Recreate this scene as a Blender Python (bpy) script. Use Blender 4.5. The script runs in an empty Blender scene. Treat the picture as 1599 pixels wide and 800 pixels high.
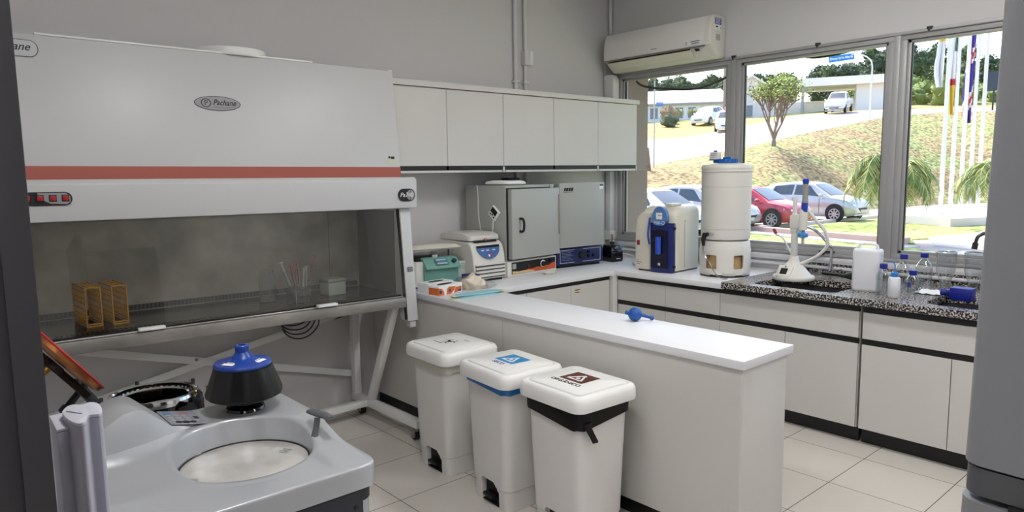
LAMP, SUN, SKY, EXPO = 46.0, 6.8, 0.62, 0.0
import bpy, bmesh, math, random
from math import sin, cos, pi, radians, sqrt, atan2
from mathutils import Vector, Matrix
random.seed(7)
S = bpy.context.scene
COL = S.collection

# ------------------------------------------------------------------ materials
def lin(c):
    out = []
    for v in c[:3]:
        v = v / 255.0
        out.append(v / 12.92 if v <= 0.04045 else ((v + 0.055) / 1.055) ** 2.4)
    return (*out, 1.0)
MATS = {}
def mat(name, c, rough=0.5, metal=0.0, emit=None, es=0.0, noise=None, bump=0.0, bscale=50, alpha=1.0, trans=0.0, coat=0.0, spec=None, aniso=0.0):
    """procedural principled material; noise=(scale, second colour, amount)"""
    if name in MATS: return MATS[name]
    m = bpy.data.materials.new(name); m.use_nodes = True
    nt = m.node_tree; b = nt.nodes['Principled BSDF']
    b.inputs['Base Color'].default_value = lin(c)
    b.inputs['Roughness'].default_value = rough
    b.inputs['Metallic'].default_value = metal
    if coat: b.inputs['Coat Weight'].default_value = coat; b.inputs['Coat Roughness'].default_value = 0.08
    if spec is not None: b.inputs['Specular IOR Level'].default_value = spec
    if trans: b.inputs['Transmission Weight'].default_value = trans
    if alpha < 1: b.inputs['Alpha'].default_value = alpha
    if emit: b.inputs['Emission Color'].default_value = lin(emit); b.inputs['Emission Strength'].default_value = es
    if noise or bump:
        tc = nt.nodes.new('ShaderNodeTexCoord')
        n = nt.nodes.new('ShaderNodeTexNoise'); n.inputs['Scale'].default_value = noise[0] if noise else bscale
        n.inputs['Detail'].default_value = 5
        nt.links.new(tc.outputs['Object'], n.inputs['Vector'])
        if noise:
            r = nt.nodes.new('ShaderNodeValToRGB')
            r.color_ramp.elements[0].position = 0.5 - noise[2] / 2; r.color_ramp.elements[1].position = 0.5 + noise[2] / 2
            r.color_ramp.elements[0].color = lin(c); r.color_ramp.elements[1].color = lin(noise[1])
            nt.links.new(n.outputs['Fac'], r.inputs['Fac']); nt.links.new(r.outputs['Color'], b.inputs['Base Color'])
        if bump:
            n2 = nt.nodes.new('ShaderNodeTexNoise'); n2.inputs['Scale'].default_value = bscale; n2.inputs['Detail'].default_value = 4
            nt.links.new(tc.outputs['Object'], n2.inputs['Vector'])
            bp = nt.nodes.new('ShaderNodeBump'); bp.inputs['Strength'].default_value = bump; bp.inputs['Distance'].default_value = 0.02
            nt.links.new(n2.outputs['Fac'], bp.inputs['Height']); nt.links.new(bp.outputs['Normal'], b.inputs['Normal'])
    MATS[name] = m
    return m
def sheet_glass(name, tint, refl=0.06, rough=0.0, grazing=0.5):
    """thin pane: straight-through transparency with a surface reflection"""
    m = bpy.data.materials.new(name); m.use_nodes = True; nt = m.node_tree; nt.nodes.clear()
    o = nt.nodes.new('ShaderNodeOutputMaterial'); t = nt.nodes.new('ShaderNodeBsdfTransparent'); g = nt.nodes.new('ShaderNodeBsdfGlossy')
    t.inputs['Color'].default_value = (*tint, 1); g.inputs['Roughness'].default_value = rough
    lw = nt.nodes.new('ShaderNodeLayerWeight'); lw.inputs['Blend'].default_value = 0.25
    mp = nt.nodes.new('ShaderNodeMapRange'); mp.inputs['To Min'].default_value = refl; mp.inputs['To Max'].default_value = grazing
    nt.links.new(lw.outputs['Facing'], mp.inputs['Value'])
    mx = nt.nodes.new('ShaderNodeMixShader'); nt.links.new(mp.outputs['Result'], mx.inputs['Fac'])
    nt.links.new(t.outputs[0], mx.inputs[1]); nt.links.new(g.outputs[0], mx.inputs[2]); nt.links.new(mx.outputs[0], o.inputs['Surface'])
    MATS[name] = m
    return m
WALL = mat('wall_paint', (208, 206, 207), 0.75, bump=0.05, bscale=60)
CEIL = mat('ceiling_paint', (225, 225, 222), 0.9)
LAM = mat('white_laminate', (210, 207, 203), 0.38, noise=(3, (206, 203, 199), 0.6))
LAMTOP = mat('worktop_laminate', (228, 228, 231), 0.42)
LAMEDGE = mat('worktop_edge', (196, 193, 186), 0.45)
BLACK = mat('black_plastic', (10, 10, 11), 0.45)
BLKGLOSS = mat('gloss_black', (8, 8, 10), 0.12)
DARK = mat('dark_grey', (38, 38, 42), 0.5)
WHITEP = mat('white_enamel', (232, 232, 231), 0.3)
HOODW = mat('hood_enamel', (200, 200, 201), 0.38)
RED = mat('band_red', (166, 84, 70), 0.5)
STEEL = mat('steel', (170, 165, 158), 0.42, .6, noise=(6, (138, 134, 128), 0.5))
STEELB = mat('stained_steel', (202, 198, 184), 0.45, 0.3, noise=(3.2, (138, 134, 122), 0.42))
CHROME = mat('chrome', (205, 205, 208), 0.12, 1.0)
ALU = mat('aluminium_frame', (168, 167, 167), 0.42, 0.2)
PVC = mat('white_pvc', (214, 212, 214), 0.4)
CREAM = mat('cream_plastic', (224, 219, 204), 0.4)
OFFW = mat('offwhite_plastic', (222, 219, 212), 0.4)
BINW = mat('bin_plastic', (218, 215, 212), 0.33)
LIDW = mat('bin_lid_plastic', (236, 235, 233), 0.3)
BLUE = mat('blue_plastic', (20, 60, 140), 0.35)
NAVY = mat('navy_paint', (22, 34, 84), 0.35)
CAPB = mat('cap_blue', (20, 34, 135), 0.4)
SILV = mat('silver_shell', (184, 186, 190), 0.3, 0.35, coat=0.4)
GREYP = mat('grey_plastic', (86, 88, 92), 0.45)
STEELD = mat('brushed_disc', (236, 232, 228), 0.3, 0.35, noise=(9, (190, 186, 180), 0.5))
TEAL = mat('teal_plastic', (110, 158, 146), 0.45)
OVENG = mat('oven_grey', (172, 174, 169), 0.45)
LAV = mat('lavender_plastic', (176, 176, 190), 0.45)
INK = mat('ink_black', (14, 14, 16), 0.6)
PAPER = mat('paper_white', (240, 240, 240), 0.6)
CLEAR = sheet_glass('clear_glass', (0.88, 0.90, 0.91), 0.07, 0.04, 0.9)
PANE = sheet_glass('window_pane', (0.97, 0.98, 0.98), 0.02, 0.0, 0.35)
SASH = sheet_glass('sash_glass', (0.90, 0.90, 0.88), 0.05, 0.0, 0.45)

# ------------------------------------------------------------------ mesh builder
class MB:
    def __init__(s): s.v = []; s.f = []; s.mi = []; s.M = None; s.m = 0
    def _add(s, vs, fs):
        o = len(s.v)
        if s.M is not None: vs = [s.M @ Vector(p) for p in vs]
        s.v += [tuple(p) for p in vs]; s.f += [tuple(o + i for i in f) for f in fs]; s.mi += [s.m] * len(fs)
        return s
    def box(s, x0, x1, y0, y1, z0, z1):
        if x1 < x0: x0, x1 = x1, x0
        if y1 < y0: y0, y1 = y1, y0
        if z1 < z0: z0, z1 = z1, z0
        return s._add([(x, y, z) for z in (z0, z1) for x, y in ((x0, y0), (x1, y0), (x1, y1), (x0, y1))],
                      [(3, 2, 1, 0), (4, 5, 6, 7), (0, 1, 5, 4), (1, 2, 6, 5), (2, 3, 7, 6), (3, 0, 4, 7)])
    def loft(s, rings, cap=True, closed=True):
        n = len(rings[0]); vs = [p for r in rings for p in r]; fs = []
        for i in range(len(rings) - 1):
            for j in range(n if closed else n - 1):
                k = (j + 1) % n
                fs.append((i * n + j, i * n + k, (i + 1) * n + k, (i + 1) * n + j))
        if cap:
            fs.append(tuple(range(n))[::-1]); fs.append(tuple((len(rings) - 1) * n + j for j in range(n)))
        return s._add(vs, fs)
    def prism(s, poly, a, b, axis='z'):
        """poly 2d; axis z: (x,y); axis y: (x,z); axis x: (y,z)"""
        def P(p, t): return {'z': (p[0], p[1], t), 'y': (p[0], t, p[1]), 'x': (t, p[0], p[1])}[axis]
        return s.loft([[P(p, a) for p in poly], [P(p, b) for p in poly]])
    def cyl(s, c, r, h, axis='z', r2=None, n=24):
        r2 = r if r2 is None else r2; R = []
        for t, rr in ((0, r), (h, r2)):
            ring = []
            for i in range(n):
                a = 2 * pi * i / n; u, w = rr * cos(a), rr * sin(a)
                ring.append({'z': (c[0] + u, c[1] + w, c[2] + t), 'x': (c[0] + t, c[1] + u, c[2] + w), 'y': (c[0] + w, c[1] + t, c[2] + u)}[axis])
            R.append(ring)
        return s.loft(R)
    def lathe(s, prof, c=(0, 0, 0), n=32, cap=True, sx=1, sy=1):
        R = [[(c[0] + r * sx * cos(2 * pi * i / n), c[1] + r * sy * sin(2 * pi * i / n), c[2] + z) for i in range(n)] for r, z in prof]
        return s.loft(R, cap=cap)
    def tube(s, pts, r, n=10, cap=True):
        pts = [Vector(p) for p in pts]; rs = r if isinstance(r, (list, tuple)) else [r] * len(pts)
        d = (pts[1] - pts[0]).normalized(); u = d.orthogonal().normalized(); R = []
        for i, p in enumerate(pts):
            if i == 0: t = pts[1] - pts[0]
            elif i == len(pts) - 1: t = pts[-1] - pts[-2]
            else: t = (pts[i + 1] - pts[i]).normalized() + (pts[i] - pts[i - 1]).normalized()
            t = t.normalized() if t.length > 1e-9 else d
            u = (u - t * u.dot(t)).normalized(); w = t.cross(u)
            R.append([tuple(p + (u * cos(2 * pi * k / n) + w * sin(2 * pi * k / n)) * rs[i]) for k in range(n)])
        return s.loft(R, cap=cap)
    def bar(s, a, b, w, h, up=(0, 0, 1)):
        """rectangular bar from a to b, width w (sideways) and height h"""
        a, b = Vector(a), Vector(b); d = (b - a).normalized(); sd = d.cross(Vector(up)).normalized(); u = sd.cross(d)
        q = [sd * (w / 2) * i + u * (h / 2) * j for i, j in ((-1, -1), (1, -1), (1, 1), (-1, 1))]
        return s.loft([[tuple(a + k) for k in q], [tuple(b + k) for k in q]])
    def sphere(s, c, r, n=20, m=12, sz=1.0):
        prof = [(max(1e-4, r * sin(pi * i / m)), -r * sz * cos(pi * i / m)) for i in range(m + 1)]
        return s.lathe(prof, c, n)
    def quad(s, *p): return s._add(p, [tuple(range(len(p)))])
    def build(s, name, m, parent=None, bevel=0.0, smooth=True, seg=2, loc=None, rot=None, ang=35, keep=False):
        me = bpy.data.meshes.new(name); me.from_pydata(s.v, [], s.f)
        ms = m if isinstance(m, (list, tuple)) else [m]
        for k in ms: me.materials.append(k)
        if len(ms) > 1:
            for p, i in zip(me.polygons, s.mi): p.material_index = i
        bm = bmesh.new(); bm.from_mesh(me)
        if not keep: bmesh.ops.recalc_face_normals(bm, faces=bm.faces)
        if bevel:
            es = [e for e in bm.edges if len(e.link_faces) == 2 and e.calc_face_angle(0) > radians(30)]
            bmesh.ops.bevel(bm, geom=es, offset=bevel, segments=seg, affect='EDGES', clamp_overlap=True, profile=0.5)
        bm.to_mesh(me); bm.free()
        if smooth:
            me.shade_smooth(); me.set_sharp_from_angle(angle=radians(ang))
        o = bpy.data.objects.new(name, me); COL.objects.link(o)
        if parent is not None: o.parent = parent
        if loc: o.location = loc
        if rot: o.rotation_euler = rot
        return o
def box(*a): return MB().box(*a)
def rrect(x0, x1, y0, y1, r, n=5):
    out = []
    for cx, cy, a0 in ((x1 - r, y1 - r, 0), (x0 + r, y1 - r, pi / 2), (x0 + r, y0 + r, pi), (x1 - r, y0 + r, 3 * pi / 2)):
        for i in range(n + 1):
            a = a0 + pi / 2 * i / n; out.append((cx + r * cos(a), cy + r * sin(a)))
    return out
def ell(cx, cy, a, b, n=32): return [(cx + a * cos(2 * pi * i / n), cy + b * sin(2 * pi * i / n)) for i in range(n)]
def plate_with_holes(name, outer, holes, z0, z1, m, parent=None):
    """flat slab with real openings (filled 2-D curve turned into a mesh)"""
    cu = bpy.data.curves.new(name + '_c', 'CURVE'); cu.dimensions = '2D'; cu.fill_mode = 'BOTH'; cu.extrude = (z1 - z0) / 2
    for poly in [outer] + holes:
        sp = cu.splines.new('POLY'); sp.points.add(len(poly) - 1); sp.use_cyclic_u = True
        for i, p in enumerate(poly): sp.points[i].co = (p[0], p[1], 0, 1)
    t = bpy.data.objects.new('tmp', cu); COL.objects.link(t); bpy.context.view_layer.update()
    me = bpy.data.meshes.new_from_object(t.evaluated_get(bpy.context.evaluated_depsgraph_get()))
    bpy.data.objects.remove(t); bpy.data.curves.remove(cu)
    for v in me.vertices: v.co.z += (z0 + z1) / 2
    me.materials.clear(); me.materials.append(m)
    bm = bmesh.new(); bm.from_mesh(me); bmesh.ops.remove_doubles(bm, verts=bm.verts, dist=1e-5); bmesh.ops.recalc_face_normals(bm, faces=bm.faces); bm.to_mesh(me); bm.free()
    me.shade_smooth(); me.set_sharp_from_angle(angle=radians(35))
    o = bpy.data.objects.new(name, me); COL.objects.link(o)
    if parent is not None: o.parent = parent
    return o
def text(s, name, size, m, parent, M, depth=0.0008, bold=0.0, sx=1.0, shear=0.0):
    """flat raised lettering; M places its local x (reading), y (up), z (out of the surface)"""
    cu = bpy.data.curves.new(name, 'FONT'); cu.body = s; cu.size = size; cu.extrude = depth; cu.align_x = 'CENTER'; cu.align_y = 'CENTER'; cu.offset = bold; cu.shear = shear
    t = bpy.data.objects.new('tmp', cu); COL.objects.link(t); bpy.context.view_layer.update()
    me = bpy.data.meshes.new_from_object(t.evaluated_get(bpy.context.evaluated_depsgraph_get()))
    bpy.data.objects.remove(t); bpy.data.curves.remove(cu)
    for v in me.vertices: v.co.x *= sx
    me.transform(M); me.materials.clear(); me.materials.append(m)
    o = bpy.data.objects.new(name, me); COL.objects.link(o)
    if parent is not None: o.parent = parent
    return o
def frame(origin, xdir, ydir):
    x = Vector(xdir).normalized(); y = Vector(ydir); y = (y - x * y.dot(x)).normalized(); z = x.cross(y); o = Vector(origin)
    return Matrix(((x.x, y.x, z.x, o.x), (x.y, y.y, z.y, o.y), (x.z, y.z, z.z, o.z), (0, 0, 0, 1)))
def smooth_path(pts, k=6):
    P = [Vector(p) for p in pts]; out = []
    for i in range(len(P) - 1):
        p0 = P[max(i - 1, 0)]; p1 = P[i]; p2 = P[i + 1]; p3 = P[min(i + 2, len(P) - 1)]
        for j in range(k):
            t = j / k
            out.append(0.5 * ((2 * p1) + (-p0 + p2) * t + (2 * p0 - 5 * p1 + 4 * p2 - p3) * t * t + (-p0 + 3 * p1 - 3 * p2 + p3) * t ** 3))
    out.append(P[-1]); return [tuple(p) for p in out]

# ------------------------------------------------------------------ things
def tag(o, label=None, cat=None, group=None, kind=None):
    if label: o['label'] = label
    if cat: o['category'] = cat
    if group: o['group'] = group
    if kind: o['kind'] = kind
    return o
def T(name, label, cat, loc=(0, 0, 0), rz=0.0, group=None):
    o = bpy.data.objects.new(name, None); COL.objects.link(o); o.location = loc; o.rotation_euler = (0, 0, rz); o.empty_display_size = 0.1
    return tag(o, label, cat, group)
def struct(o, label=None): return tag(o, label, kind='structure')
def dup(root, loc=None, rz=None, label=None, group=None):
    r = root.copy(); COL.objects.link(r)
    if loc is not None: r.location = loc
    if rz is not None: r.rotation_euler = (r.rotation_euler[0], r.rotation_euler[1], rz)
    if label: r['label'] = label
    if group: r['group'] = group
    for ch in list(root.children):
        c = ch.copy(); COL.objects.link(c); c.parent = r
        for g in list(ch.children):
            d = g.copy(); COL.objects.link(d); d.parent = c
    return r

# ------------------------------------------------------------------ camera
CX, CY, CZ = -5.2585, -4.5396, 1.6915
yaw, pitch, roll, FPX = 0.7202, 0.1172, -0.0140, 1097.3
fw = Vector((sin(yaw) * cos(pitch), cos(yaw) * cos(pitch), -sin(pitch)))
r0 = Vector((cos(yaw), -sin(yaw), 0)); u0 = r0.cross(fw)
rt = r0 * cos(roll) + u0 * sin(roll); up = -r0 * sin(roll) + u0 * cos(roll)
cd = bpy.data.cameras.new('camera'); cam = bpy.data.objects.new('camera', cd); COL.objects.link(cam)
cam.matrix_world = Matrix(((rt.x, up.x, -fw.x, CX), (rt.y, up.y, -fw.y, CY), (rt.z, up.z, -fw.z, CZ), (0, 0, 0, 1)))
cd.sensor_width = 36; cd.lens = FPX / 1599 * 36; cd.clip_start = 0.05; cd.clip_end = 1500
S.camera = cam
# ================================================================== the room shell
tile = bpy.data.materials.new('floor_tiles'); tile.use_nodes = True
nt = tile.node_tree; b = nt.nodes['Principled BSDF']; g = nt.nodes.new('ShaderNodeNewGeometry')
mp = nt.nodes.new('ShaderNodeMapping'); mp.vector_type = 'POINT'; mp.inputs['Location'].default_value = (1.116, 0.565 + 0.005, 0)
br = nt.nodes.new('ShaderNodeTexBrick'); br.offset = 0; br.squash = 1
br.inputs['Scale'].default_value = 1; br.inputs['Brick Width'].default_value = 0.457; br.inputs['Row Height'].default_value = 0.4706
br.inputs['Mortar Size'].default_value = 0.0022; br.inputs['Mortar Smooth'].default_value = 0.1
br.inputs['Color1'].default_value = lin((216, 210, 202)); br.inputs['Color2'].default_value = lin((212, 206, 198)); br.inputs['Mortar'].default_value = lin((92, 84, 74))
nz = nt.nodes.new('ShaderNodeTexNoise'); nz.inputs['Scale'].default_value = 1.6; nz.inputs['Detail'].default_value = 3
mxx = nt.nodes.new('ShaderNodeMixRGB'); mxx.blend_type = 'MULTIPLY'; mxx.inputs['Fac'].default_value = 0.12
nt.links.new(g.outputs['Position'], mp.inputs['Vector']); nt.links.new(mp.outputs['Vector'], br.inputs['Vector']); nt.links.new(g.outputs['Position'], nz.inputs['Vector'])
nt.links.new(br.outputs['Color'], mxx.inputs['Color1']); nt.links.new(nz.outputs['Fac'], mxx.inputs['Color2']); nt.links.new(mxx.outputs['Color'], b.inputs['Base Color'])
b.inputs['Roughness'].default_value = 0.22

RX0, RY0, H = -6.9, -6.6, 3.35
struct(box(RX0, 0.0, RY0, 0.0, -0.12, 0.0).build('floor', tile, smooth=False))
struct(box(RX0 - .15, 0.15, RY0 - .15, 0.15, H, H + 0.12).build('ceiling', CEIL, smooth=False))
struct(box(RX0 - .15, 0.15, 0.0, 0.15, -0.12, H).build('wall_back', WALL, smooth=False))
struct(box(RX0 - .15, RX0, RY0 - .15, 0.0, -0.12, H).build('wall_left', WALL, smooth=False))
struct(box(RX0, 0.15, RY0 - .15, RY0, -0.12, H).build('wall_front', WALL, smooth=False))
WB, WT = 1.05, 2.60
w = MB().box(0, .15, RY0, 0, -0.6, WB).box(0, .15, RY0, 0, WT, H).box(0, .15, -0.10, 0, WB, WT).box(0, .15, RY0, -4.7, WB, WT)
struct(w.build('wall_right', WALL, smooth=False))
# exterior fin wall seen through the first window
FIN = mat('mauve_render', (140, 124, 122), 0.8, bump=0.1, bscale=30)
struct(box(0.15, 0.54, -0.04, 0.12, -0.6, H + .2).build('wall_fin_exterior', FIN, smooth=False))

# windows: three lights between posts
def window(i, y0, y1, seam=False):
    """y0 > y1 ; frame with inner sash and pane"""
    f = 0.045
    m = MB()
    for a, bb, c, d in ((y1, y0, WB, WB + f), (y1, y0, WT - f, WT), (y1, y1 + f, WB + f, WT - f), (y0 - f, y0, WB + f, WT - f)):
        m.box(0.0, 0.10, a, bb, c, d)
    o = struct(m.build('window_%d' % i, ALU, bevel=0.003))
    s = MB(); g_ = 0.022; a0, a1 = y1 + f, y0 - f
    for a, bb, c, d in ((a0, a1, WB + f, WB + f + g_), (a0, a1, WT - f - g_, WT - f), (a0, a0 + g_, WB + f, WT - f), (a1 - g_, a1, WB + f, WT - f)):
        s.box(0.02, 0.06, a, bb, c, d)
    s.build('window_sash', ALU, o, bevel=0.003)
    box(0.038, 0.044, a0 + g_, a1 - g_, WB + f + g_, WT - f - g_).build('pane', PANE, o, smooth=False)
    ga = MB()
    for yy in (a0 + g_ + .003, a1 - g_ - .003): ga.box(0.030, 0.050, yy - .004, yy + .004, WB + f + g_, WT - f - g_)
    ga.build('gasket', BLACK, o, smooth=False)
    return o
window(1, -0.10, -1.315)
window(2, -1.345, -2.565)
window(3, -2.595, -3.95)
window(4, -3.98, -4.70)
for k, (a, c) in enumerate(((-1.315, -1.345), (-2.565, -2.595), (-3.95, -3.98))):
    struct(MB().box(-0.012, 0.12, c - .006, a + .006, WB, WT).build('trim_%d' % (k + 1), ALU, bevel=0.003))
struct(MB().box(-0.018, 0.0, -4.7, -0.10, WT - .012, WT + .008).box(-0.018, 0.0, -4.7, -0.1, WB - .012, WB + .006).build('trim_4', ALU, bevel=0.003))
# small hooks of the blind on the window head
for y in (-1.335, -2.03, -2.78):
    t = T('blind_bracket', {-1.335: 'small dark bracket on the window head beside the air conditioner', -2.03: 'small dark bracket above the middle window pane', -2.78: 'small dark bracket above the right window pane'}[y], 'bracket', (0, y, WT + .012))
    MB().box(-.028, 0, -.016, .016, -.012, .006).box(-.034, -.026, -.006, .006, -.026, .0).build('clip', DARK, t, bevel=.002)
# wall sheet below the windows: cable trunking and a pipe
t = T('cable_trunking', 'white plastic cable trunking running below the window sill', 'trunking', (0, 0, 0))
MB().box(-.035, 0, -4.6, -0.14, .985, 1.028).build('duct', PVC, t, bevel=.003)
MB().box(-.038, -.002, -4.6, -0.14, 1.004, 1.009).build('cover_lip', PVC, t)
t = T('wall_pipe', 'white round pipe along the wall under the cable trunking', 'pipe', (0, 0, 0))
MB().tube([(-.03, -4.6, .952), (-.03, -.2, .952)], .013).build('pipe', PVC, t)
for y in (-.7, -1.55, -2.4, -3.3, -4.2): MB().box(-.046, 0, y - .008, y + .008, .936, .968).build('pipe_clip', PVC, t)

# ceiling lights (above the frame)
EMI = mat('lamp_diffuser', (255, 255, 255), 0.5, emit=(253, 252, 252), es=LAMP)
for i, (x, y) in enumerate(((-1.8, -2.9), (-4.2, -3.0), (-1.9, -5.4), (-5.8, -4.6))):
    t = T('ceiling_light', 'white surface mounted tube light on the ceiling, ' + ('nearest the window corner', 'above the safety cabinet side', 'by the sinks', 'by the doorway')[i], 'ceiling light', (x, y, H))
    MB().prism([(-.14, 0), (.14, 0), (.11, -.05), (-.11, -.05)], -.62, .62, 'y').build('housing', WHITEP, t, bevel=.003)
    box(-.10, .10, -.58, .58, -.058, -.05).build('diffuser', EMI, t, smooth=False)

# unseen eave, added outside above the windows to block direct sun
struct(box(0.15, 1.05, RY0, 1.6, 2.83, 2.98).build('added_sun_block_eave', FIN, smooth=False))
# conduits on the back wall
for x, nm, bx in ((-1.225, 'left of the pair above the wall cupboards', 0), (-1.112, 'right of the pair, with a switch box', 1)):
    t = T('wall_conduit', 'white vertical conduit on the back wall, ' + nm, 'conduit', (x, 0, 0))
    MB().tube([(0, -.022, .92), (0, -.022, H)], .017, 14).build('pipe', PVC, t)
    for z in (1.15, 2.46): MB().box(-.032, .032, -.042, 0, z - .012, z + .012).build('clamp', PVC, t, bevel=.003)
    if bx:
        MB().box(-.035, .045, -.06, 0, 2.60, 2.72).build('switch_box', PVC, t, bevel=.006)
        MB().box(.012, .05, -.068, -.058, 2.605, 2.715).build('cover_plate', WHITEP, t, bevel=.004)
t = T('corner_conduit', 'thin white conduit rising in the room corner above the air conditioner', 'conduit', (-.022, -.03, 0))
MB().tube([(0, 0, 2.782), (0, 0, H)], .016, 12).build('pipe', PVC, t)
t = T('refrigerant_duct', 'white covered duct dropping down the corner from the air conditioner', 'duct', (0, 0, 0))
MB().box(-.075, -.005, -.075, -.012, 1.131, 1.700).build('duct', PVC, t, bevel=.006)
MB().box(-.075, -.005, -.075, -.012, 2.345, 2.50).build('duct', PVC, t, bevel=.006)
MB().prism([(-.13, 2.38), (-.012, 2.38), (-.012, 2.60), (-.10, 2.60), (-.13, 2.56)], -.10, -.008, 'x').build('elbow_cover', PVC, t, bevel=.012)
MB().box(-.10, -.005, -.04, -.004, 2.60, 2.78).build('junction_box', OVENG, t, bevel=.005)
MB().box(-.085, -.004, -.085, -.004, 1.04, 1.13).build('socket_box', CREAM, t, bevel=.006)
# ================================================================== joinery
HS = BLACK
# ---- wall cupboards
UZ0, UZ1, UD = 1.702, 2.305, .35
ub = [-2.737, -2.1925, -1.6528, -1.1012, -.5568, -.0224]
def wall_cupboard(xs, label):
    t = T('wall_cupboard', label, 'cupboard', (xs[0], 0, UZ0), group=None); x0 = xs[0]; W = xs[-1] - x0
    c = MB().box(0, .018, -UD + .02, -.001, 0, UZ1 - UZ0).box(W - .018, W, -UD + .02, -.001, 0, UZ1 - UZ0)
    c.box(.018, W - .018, -UD + .0, -.001, 0, .016).box(.018, W - .018, -UD + .03, -.001, .05, .066).box(.018, W - .018, -.012, -.001, .016, UZ1 - UZ0)
    c.box(0, .009, -UD, -UD + .02, 0, .045).box(W - .009, W, -UD, -UD + .02, 0, .045)
    c.build('body', LAM, t, smooth=False)
    for a, bq in zip(xs[:-1], xs[1:]):
        d = MB().box(a - x0 + .002, bq - x0 - .002, -UD, -UD + .018, .05, UZ1 - UZ0 - .004).build('door', LAM, t, bevel=.0012, seg=1)
        box(a - x0 + .010, bq - x0 - .010, -UD + .002, -UD + .019, .0165, .0495).build('finger_groove', HS, d, smooth=False)
wall_cupboard(ub[0:3], 'white double door wall cupboard at the left, half hidden by the safety cabinet')
wall_cupboard(ub[2:5], 'white double door wall cupboard in the middle of the row')
wall_cupboard(ub[4:6], 'white single door wall cupboard at the right end, next to the window')
t = T('cupboard_top_board', 'long white board lying along the top of the wall cupboards', 'board', (-2.715, 0, UZ1))
box(0, 2.710, -UD - .02, -.001, 0, .038).build('board', LAM, t, bevel=.0015, seg=1)

# ---- base units
CZT, TH = .90, .038
ZB = CZT - TH
def base_front(t, x0, x1, spec, kick=True):
    """local frame: x along the run, front face at y=0 looking to -y, body behind; spec = list of (kind, xa, xb, za, zb)"""
    d = .60
    c = MB().box(x0, x1, .02, d, .10, .118).box(x0, x0 + .018, .02, d, .118, ZB).box(x1 - .018, x1, .02, d, .118, ZB).box(x0 + .018, x1 - .018, d - .012, d, .118, ZB)
    c.build('body', LAM, t, smooth=False)
    for kind, a, bq, za, zb, *g in spec:
        p = MB().box(a + .002, bq - .002, 0, .018, za, zb).build(kind, LAM, t, bevel=.0012, seg=1)
        box(a, bq, .0035, .019, zb + .001, zb + .033).build('finger_groove', HS, p, smooth=False)
        if g: g[0](p)
    if kick: box(x0, x1, .06, .078, 0.001, .10).build('toe_kick', HS, t, smooth=False)
# right run: local x = -world y, local -y = -world x => rotate -90
FX = -.92
def rrun(y, label):
    return T('base_cabinet', label, 'cabinet', (FX, y, 0), rz=-pi / 2)
r_ = [.885, 1.3512, 1.8219, 2.7995, 3.79]
GZ = .828; G2 = .630
t = rrun(-r_[0], 'narrow white base cabinet with drawer in the inside corner under the water purifier')
Wd = r_[1] - r_[0]; base_front(t, 0, Wd, [('drawer', 0, Wd, .667, GZ), ('door', 0, Wd, .105, G2)])
t = rrun(-r_[1], 'narrow white base cabinet with drawer under the round water tank')
Wd = r_[2] - r_[1]; base_front(t, 0, Wd, [('drawer', 0, Wd, .667, GZ), ('door', 0, Wd, .105, G2)])
t = rrun(-r_[2], 'wide white sink cabinet with two doors under the sink with the dispenser arm')
Wd = r_[3] - r_[2]; Hd = 2.3124 - r_[2]; base_front(t, 0, Wd - .018, [('false_front', 0, Wd - .020, .667, GZ), ('door', 0, Hd, .105, G2), ('door', Hd, Wd - .020, .105, G2)])
t = rrun(-r_[3], 'wide white sink cabinet with two doors at the right, next to the grey fridge')
Wd = r_[4] - r_[3]; Hd = 3.2855 - r_[3]; base_front(t, 0, Wd, [('false_front', 0, Wd, .667, GZ), ('door', 0, Hd, .105, G2), ('door', Hd, Wd, .105, G2)])
# corner filler post
t = T('corner_post', 'white filler post in the inside corner between the two cabinet runs', 'post', (-.92, -.846, 0))
MB().box(-.055, .0, -.038, .0, .001, ZB).build('post', LAM, t, bevel=.001)
# back run
def brun(x, label): return T('base_cabinet', label, 'cabinet', (x, -.846, 0))
def sticker(p):
    s = MB(); s.box(.03, .125, -.0012, -.0002, .76, .80); s.build('paper_label', mat('yellowed_paper', (214, 208, 180), .7), p, smooth=False)
    m = MB()
    for k, (x0, x1) in enumerate(((.04, .095), (.04, .088))): m.box(x0, x1, -.0018, -.0012, .788 - k * .018, .794 - k * .018)
    m.build('handwriting', INK, p, smooth=False)
bx = [-2.236, -1.878, -1.42, -.975]
t = brun(bx[0], 'white base cabinet door behind the end of the peninsula, below the small centrifuges')
base_front(t, 0, bx[1] - bx[0], [('door', 0, bx[1] - bx[0], .105, GZ)])
t = brun(bx[1], 'white base cabinet door on the back run, middle one below the incubator')
base_front(t, 0, bx[2] - bx[1], [('door', 0, bx[2] - bx[1], .105, GZ)])
t = brun(bx[2], 'white base cabinet door on the back run with a small paper label')
base_front(t, 0, bx[3] - bx[2], [('door', 0, bx[3] - bx[2], .105, GZ, sticker)])

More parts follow.
